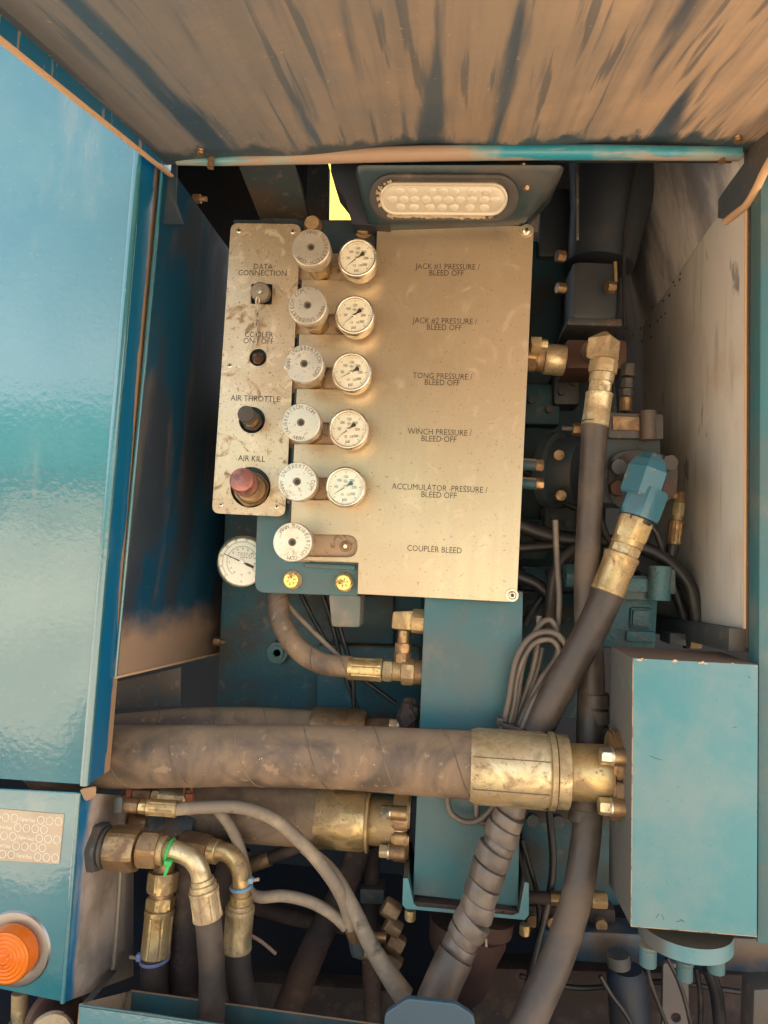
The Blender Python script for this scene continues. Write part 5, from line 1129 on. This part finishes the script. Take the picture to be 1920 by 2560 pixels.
lt = thing('lilac_cable_tie', at(385, 2398, -.02), 'lilac cable tie round the leftmost lower hose', 'cable tie')
c = at(387, 2397, -.02); rg = mm(34, -.02); ring = [c+Vector((math.cos(a)*rg, -math.sin(a)*rg, math.cos(a)*.002)) for a in [2*math.pi*i/24 for i in range(25)]]
V, Fc = sweep(ring, .0024, 6, cap=False); put('band', mesh(V, Fc), M['lilac'], lt)
slab('head', [(338, 2406), (350, 2406), (351, 2388), (339, 2388)], -.038, .008, M['lilac'], lt, bev=.001); slab('tail', [(322, 2398), (339, 2400), (340, 2393), (323, 2390)], -.036, .003, M['hose_grey'], lt, bev=.0005)
f4_ = thing('rear_brown_elbow', at(430, 2065, .05), 'mud brown elbow fitting behind the green tied tube', 'fitting')
chain(f4_, (330, 2055, .04), (490, 2072, .04), [('rnd', 'collar', 0, .3, 30, 'brass_brown'), ('hex', 'nut', .28, .55, 36, 'grime'), ('rnd', 'elbow_body', .55, 1, 38, 'grime')])
tube('hose_body', [(470, 2080, .04), (470, 2200, .03), (465, 2400, .02), (470, 2600, .02)], 42, M['rust'], f4_, seg=24)
f5_ = tube('dark_rear_hose', [(590, 2120, .06), (572, 2200, .05), (560, 2300, .05), (560, 2600, .05)], 38, M['rust'], None, seg=22); tag(f5_, 'dark brown hose between the two elbow hoses', 'hose')
# small row on top
g1 = thing('small_hose', at(500, 2020, -.02), 'slim beige hose arching from a small crimped fitting, lower left', 'hose')
chain(g1, (308, 2013, -.055), (442, 2023, -.045), [('hex', 'swivel_nut', 0, .28, 17, 'brass_brown'), ('hex', 'crimp_nut', .30, .44, 17, 'brass'), ('fer', 'ferrule', .44, 1, 21, 'brass')])
tube('hose_body', [(436, 2023, -.045), (510, 2018, -.04), (600, 2018, -.035), (680, 2045, -.03), (755, 2108, -.025), (820, 2185, -.02), (858, 2250, -.01), (878, 2318, .0)], 16, M['hose_grey'], g1, seg=20, n=10)
hexa('cross_fitting', [at(283, 2034, -.070), at(306, 2036, -.070), at(308, 1990, -.070), at(284, 1994, -.070)], [at(283, 2034, -.045), at(306, 2036, -.045), at(308, 1990, -.045), at(284, 1994, -.045)], M['grime'], g1, bev=.005)
g2 = thing('small_rear_fitting', at(400, 1985, .01), 'short crimped fitting with red washer just under the largest hose', 'fitting')
chain(g2, (322, 1982, .01), (468, 1995, .01), [('rnd', 'red_washer', 0, .08, 19, 'orange_tie'), ('hex', 'nut', .1, .4, 18, 'brass_brown'), ('hex', 'crimp_nut', .42, .54, 18, 'brass'), ('fer', 'ferrule', .54, 1, 20, 'brass_pale')])
ot = thing('orange_cable_tie', at(470, 1985, -.01), 'rusty orange cable tie hanging above the slim beige hose', 'cable tie')
c = at(470, 1978, -.005); ring = [c+Vector((math.cos(a)*.006, -math.sin(a)*.004, math.sin(a)*.014)) for a in [2*math.pi*i/20 for i in range(21)]]
V, Fc = sweep(ring, .0018, 6, cap=False); put('band', mesh(V, Fc), M['orange_tie'], ot)
slab('head', [(462, 2008), (480, 2008), (481, 1986), (463, 1986)], -.016, .008, M['orange_tie'], ot, bev=.001)
g3 = tube('slim_rear_hose', [(545, 2025, .0), (575, 2065, .0), (600, 2120, .0), (615, 2180, .0), (622, 2225, .0), (650, 2243, .0), (710, 2240, .0), (775, 2255, .0), (830, 2285, .0), (866, 2318, .0)], [14, 14, 13, 13, 13, 14, 14, 14, 14, 14], M['hose_grey'], None, seg=18, n=10); tag(g3, 'slim hose dipping under the arched one and rising to the tee', 'hose')
g4 = tube('slanting_hose', [(760, 2118, .005), (830, 2180, .0), (880, 2265, -.01), (925, 2360, -.02), (975, 2440, -.03), (1010, 2490, -.03)], [15, 16, 18, 20, 24, 26], M['hose_grey'], None, seg=20, n=10); tag(g4, 'thicker beige hose running down right to the bottom centre', 'hose')
tf = thing('tee_fitting', at(880, 2340, .01), 'dirty tee fitting where the two slim hoses meet', 'fitting')
chain(tf, (874, 2305, .0), (890, 2345, .01), [('rnd', 'tee_body', 0, 1, 19, 'brass_brown')]); chain(tf, (878, 2340, .02), (965, 2345, .02), [('hex', 'tee_arm', 0, .5, 16, 'brass'), ('rnd', 'arm_pipe', .5, 1, 12, 'brass_brown')])
chain(tf, (890, 2345, .02), (898, 2385, .02), [('hex', 'lower_nut', 0, 1, 19, 'grime')]); chain(tf, (895, 2384, .02), (960, 2384, .02), [('rnd', 'lower_arm', 0, 1, 13, 'brass_brown')])
g5 = thing('dark_elbow_stack', at(985, 2320, .04), 'stack of dark brown elbows left of the filter bowl', 'fitting')
for (px, py, r_) in ((980, 2275, 24), (985, 2318, 22), (990, 2360, 26), (985, 2405, 20)):
    hexnut('elbow_block', at(px-20, py-14, .04), at(px+14, py+10, .04), mm(r_, .04), M['brass_brown'], g5)
g6 = tube('dark_pipe', [(905, 2105, .13), (860, 2220, .13), (790, 2360, .13), (690, 2600, .13)], [30, 30, 33, 38], M['rust'], None, seg=20); tag(g6, 'dark rust brown pipe slanting down in the shadow', 'pipe')
g7 = thing('shadow_hose', at(680, 2140, .08), 'brown hose with sleeve in the shadow under the lower rear hose', 'hose')
tube('hose_body', [(660, 2150, .09), (730, 2125, .09), (800, 2095, .09)], 14, M['rust'], g7, seg=16); chain(g7, (612, 2168, .09), (675, 2145, .09), [('rnd', 'sleeve', 0, 1, 19, 'brass_brown')])
for lb, pts, m_, r_ in (('thin grey rod standing in the lower left corner', [(303, 2150, -.06), (296, 2260, -.06), (286, 2400, -.06), (282, 2422, -.06)], 'grime2', 5.5), ('short twig like cable end sticking out in the shadow', [(600, 2325, .0), (650, 2352, .0), (690, 2385, .0)], 'rust2', 4.5), ('thin reddish wire end below the lower rear hose', [(555, 2110, .03), (590, 2098, .03), (625, 2088, .03)], 'red_block', 4)):
    if m_ == 'grime2': M['grime2'] = mat('grey_rod', (.20, .175, .14), .5, .5)
    if m_ == 'rust2': M['rust2'] = mat('dusty_wire', (.25, .15, .10), .8)
    o = tube('rod' if 'rod' in lb else 'wire', pts, r_, M[m_], None, seg=10); tag(o, lb, 'rod' if 'rod' in lb else 'wire')
# fittings below the corner box
k1 = thing('coupler_under_box', at(150, 2540, -.05), 'dark round coupler with a pale worn ring at the bottom left', 'coupler')
lathe('coupler_body', at(160, 2535, -.02), at(125, 2600, -.14), [(0, .045), (.4, .045), (.45, .038), (.7, .036), (1, .03)], M['red_block'], k1, seg=36)
lathe('worn_ring', at(126, 2590, -.135), at(124, 2596, -.142), [(0, .028), (1, .026)], M['caked'], k1, seg=36)
k2 = thing('green_coupler', at(50, 2530, -.08), 'pale greenish fitting under the corner box', 'coupler')
chain(k2, (50, 2480, -.07), (48, 2640, -.07), [('rnd', 'upper_sleeve', 0, .4, 20, 'brass_pale'), ('rnd', 'thread', .4, .5, 16, 'brass_pale'), ('hex', 'lower_nut', .5, 1, 33, 'brass_pale')])
# bottom right chassis
cr = thing('cross_member', at(1500, 2360, .1), 'dark blue cross member low behind the hoses', 'cross member')
slab('beam', [(1350, 2400), (1960, 2440), (1960, 2350), (1350, 2325)], .10, .05, mat('beam_blue', (.012, .05, .09), .35, 0, [D(col=BROWN, scale=10, lo=.45, hi=.65)]), cr, bev=.006)
slab('casting', [(1310, 2260), (1560, 2270), (1560, 2060), (1300, 2050)], .16, .06, M['teal_dark'], cr, bev=.012)
for px, py in ((1330, 2045), (1392, 2048)):
    p = at(px, py, .15); hexnut('casting_bolt', p, p+ya*.014, .011, M['grime'], cr)
chain(cr, (1310, 2242, .06), (1420, 2248, .06), [('rnd', 'pipe', 0, .6, 14, 'rust'), ('hex', 'pipe_nut', .6, 1, 16, 'brass_brown')])
nt_ = thing('braided_nut', at(1495, 2250, .03), 'small shiny brass nut between the vertical hose and the pale block', 'nut')
chain(nt_, (1478, 2248, .03), (1516, 2250, .03), [('hex', 'nut_body', 0, 1, 19, 'brass')])
bp = thing('drilled_bracket', at(1690, 2480, .05), 'grey flat bracket with two holes at the bottom right', 'bracket')
plate('bracket_plate', [rnd([xz(1655, 2640, .06), xz(1722, 2640, .06), xz(1722, 2412, .06), xz(1658, 2408, .06)], .006, 4), circ(xz(1697, 2428, .06), .006), circ(xz(1690, 2545, .06), .007)], .06, .008, mat('bracket_grey', (.15, .125, .11), .55), bp)
for lb, pts in (('left cable of the pair hanging under the pale block', [(1612, 2380, .0), (1625, 2450, .0), (1650, 2520, .0), (1690, 2620, .0)]), ('right cable of the pair hanging under the pale block', [(1668, 2395, .0), (1695, 2450, .0), (1715, 2510, .0), (1735, 2600, .0)]), ('cable crossing the dark bottom right corner', [(1500, 2440, .0), (1530, 2490, .0), (1560, 2530, .0), (1600, 2600, .0)])):
    o = tube('cable', pts, 5, M['rubber_black'], None, seg=10); tag(o, lb, 'cable')
o = slab('lower_frame_piece', [(1880, 2640), (1990, 2640), (1990, 2470), (1885, 2475)], -.02, .04, M['grime'], None, bev=.004); tag(o, 'grey frame piece in the bottom right corner', 'frame')
o = thing('lower_damper', at(1560, 2450, .05), 'dark cylinder standing under the left edge of the pale block', 'cylinder')
lathe('barrel', at(1565, 2420, .04), at(1580, 2640, .04), [(0, .022), (.1, .028), (1, .028)], M['black'], o); lathe('eye_ring', at(1545, 2385, .03), at(1548, 2415, .03), [(0, .016), (1, .016)], M['grime'], o)

# dark hoses and clutter in the gap right of the label plate
bh = [([(1290, 1310, .12), (1360, 1335, .12), (1430, 1350, .11), (1480, 1350, .1)], 20, 'upper of the black hoses passing behind the vertical hose'),
      ([(1290, 1370, .12), (1370, 1365, .12), (1450, 1358, .11), (1490, 1360, .1)], 13, 'thin black hose just under the upper one behind the vertical hose'),
      ([(1290, 1440, .10), (1340, 1460, .10), (1380, 1500, .10), (1395, 1560, .10)], 15, 'black hose bending down right of the plate corner'),
      ([(1440, 1370, .08), (1405, 1400, .08), (1385, 1440, .08), (1375, 1520, .08), (1372, 1600, .08)], 13, 'dusty dark hose bending down between plate and vertical hose'),
      ([(1285, 1160, .2), (1330, 1190, .2), (1380, 1240, .2), (1440, 1270, .2)], 9, 'thin black line slanting past the blue port pipes')]
for pts, r_, lb in bh:
    o = tube('black_hose', pts, r_, M['rubber_black'] if 'dusty' not in lb else M['rubber_mid'], None, seg=16); tag(o, lb, 'hose')
ib = thing('junction_castings', at(1350, 1620, .15), 'dark bolted castings behind the coiled cable', 'casting')
slab('casting_body', [(1300, 1800), (1460, 1800), (1460, 1480), (1300, 1480)], .2, .06, M['teal_dark'], ib, bev=.01)
for px, py in ((1330, 1525), (1405, 1530), (1350, 1760)):
    p = at(px, py, .19); lathe('washer', p, p+ya*.004, [(0, .018), (1, .018)], M['grime'], ib); hexnut('casting_bolt', p+ya*.004, p+ya*.014, .011, M['grime'], ib)

# more of the dim machinery
random.seed(21)
clut = thing('valve_bank', at(1400, 1400, .22), 'bank of grimy valve blocks deep behind the gap right of the label plate', 'valve bank')
for i_, (x0, y0, x1, y1, Y_, mm_) in enumerate(((1300, 1300, 1370, 1400, .24, 'teal_dark'), (1362, 1268, 1440, 1330, .22, 'grime'), (1310, 1420, 1400, 1475, .21, 'teal_dark'), (1395, 1395, 1450, 1480, .19, 'teal_dark'), (1300, 960, 1400, 1060, .28, 'teal_dark'), (1385, 930, 1450, 1010, .26, 'cyl'))):
    slab('valve_body', [(x0, y1), (x1, y1+2), (x1, y0), (x0, y0-2)], Y_, .06, M[mm_], clut, bev=.006)
    for k in range(2):
        p = at(x0+(x1-x0)*(.28+.44*k), (y0+y1)/2+random.uniform(-15, 15), Y_); hexnut('cap_screw', p, p+ya*.010, .0075, M['grime'], clut)
for pts, r_, lb in (([(1310, 1560, .12), (1350, 1500, .12), (1400, 1440, .12), (1450, 1400, .1)], 10, 'dark cable rising right behind the coiled cable'), ([(1320, 1850, .10), (1360, 1950, .10), (1375, 2050, .09), (1380, 2200, .08), (1330, 2420, .06), (1290, 2600, .05)], 9, 'dark cable hanging beside the post and the vertical hose'), ([(1305, 2100, .10), (1345, 2250, .09), (1340, 2400, .08), (1318, 2600, .08)], 6, 'thin dark cable just right of the post cradle')):
    o = tube('dark_cable', pts, r_, M['rubber_black'], None, seg=12); tag(o, lb, 'cable')
lb_ = thing('lower_manifold', at(1420, 2300, .12), 'dark bolted manifold low behind the vertical hose', 'manifold')
slab('manifold_body', [(1300, 2330), (1540, 2340), (1540, 2275), (1305, 2265)], .13, .06, M['rust'], lb_, bev=.006)
for px, py in ((1330, 2295), (1380, 2300), (1500, 2305), (1345, 2400), (1368, 2402)):
    p = at(px, py, .12); hexnut('manifold_bolt', p, p+ya*.012, .010, M['brass_brown'], lb_)
slab('dark_chassis', [(1180, 2600), (1960, 2640), (1960, 2440), (1180, 2420)], .20, .05, M['rust'], lb_, bev=.006)
cl2 = thing('lower_bay_parts', at(900, 2250, .15), 'dark brown pipes and clamps in the shadow left of the post foot', 'pipework')
tube('rear_pipe', [(930, 2110, .16), (925, 2300, .16), (935, 2600, .16)], 22, M['rust'], cl2, seg=18)
tube('cross_pipe', [(560, 2240, .2), (760, 2300, .2), (1000, 2330, .2)], 18, M['rust'], cl2, seg=18)
slab('pipe_clamp', [(900, 2260), (960, 2262), (960, 2225), (900, 2223)], .13, .04, M['grime'], cl2, bev=.003)
slab('frame_rail', [(560, 2560), (1010, 2590), (1010, 2480), (560, 2450)], .22, .04, M['rust'], cl2, bev=.005)
sc_ = thing('mud_cake', at(1025, 1790, .02), 'lump of caked mud on the upper clamp beside the teal post', 'mud')
bmx = bmesh.new(); bmesh.ops.create_icosphere(bmx, subdivisions=3, radius=.017)
for v in bmx.verts:
    v.co *= 1+.35*(random.random()-.5); v.co.z *= 1.5; v.co += at(1022, 1790, .03)
put('mud_lump', bm_mesh(bmx), M['rust'], sc_, smooth=30)

for lb, pts, r_ in (('thick dark hose filling the corner under the pale block', [(1560, 2400, .06), (1600, 2470, .05), (1610, 2560, .05), (1612, 2640, .05)], 17), ('dark hose at the far bottom right below the pale block', [(1770, 2420, .06), (1790, 2480, .06), (1800, 2560, .06), (1802, 2640, .06)], 15), ('dark cable rising behind the drilled bracket', [(1740, 2420, .08), (1752, 2500, .08), (1748, 2640, .08)], 6), ('thin dark cable crossing below the long cross member', [(1300, 2440, .12), (1450, 2470, .12), (1650, 2455, .12), (1850, 2480, .12)], 6)):
    o = tube('dark_hose' if 'hose' in lb else 'dark_cable', pts, r_, M['rubber_black'], None, seg=14); tag(o, lb, 'hose' if 'hose' in lb else 'cable')
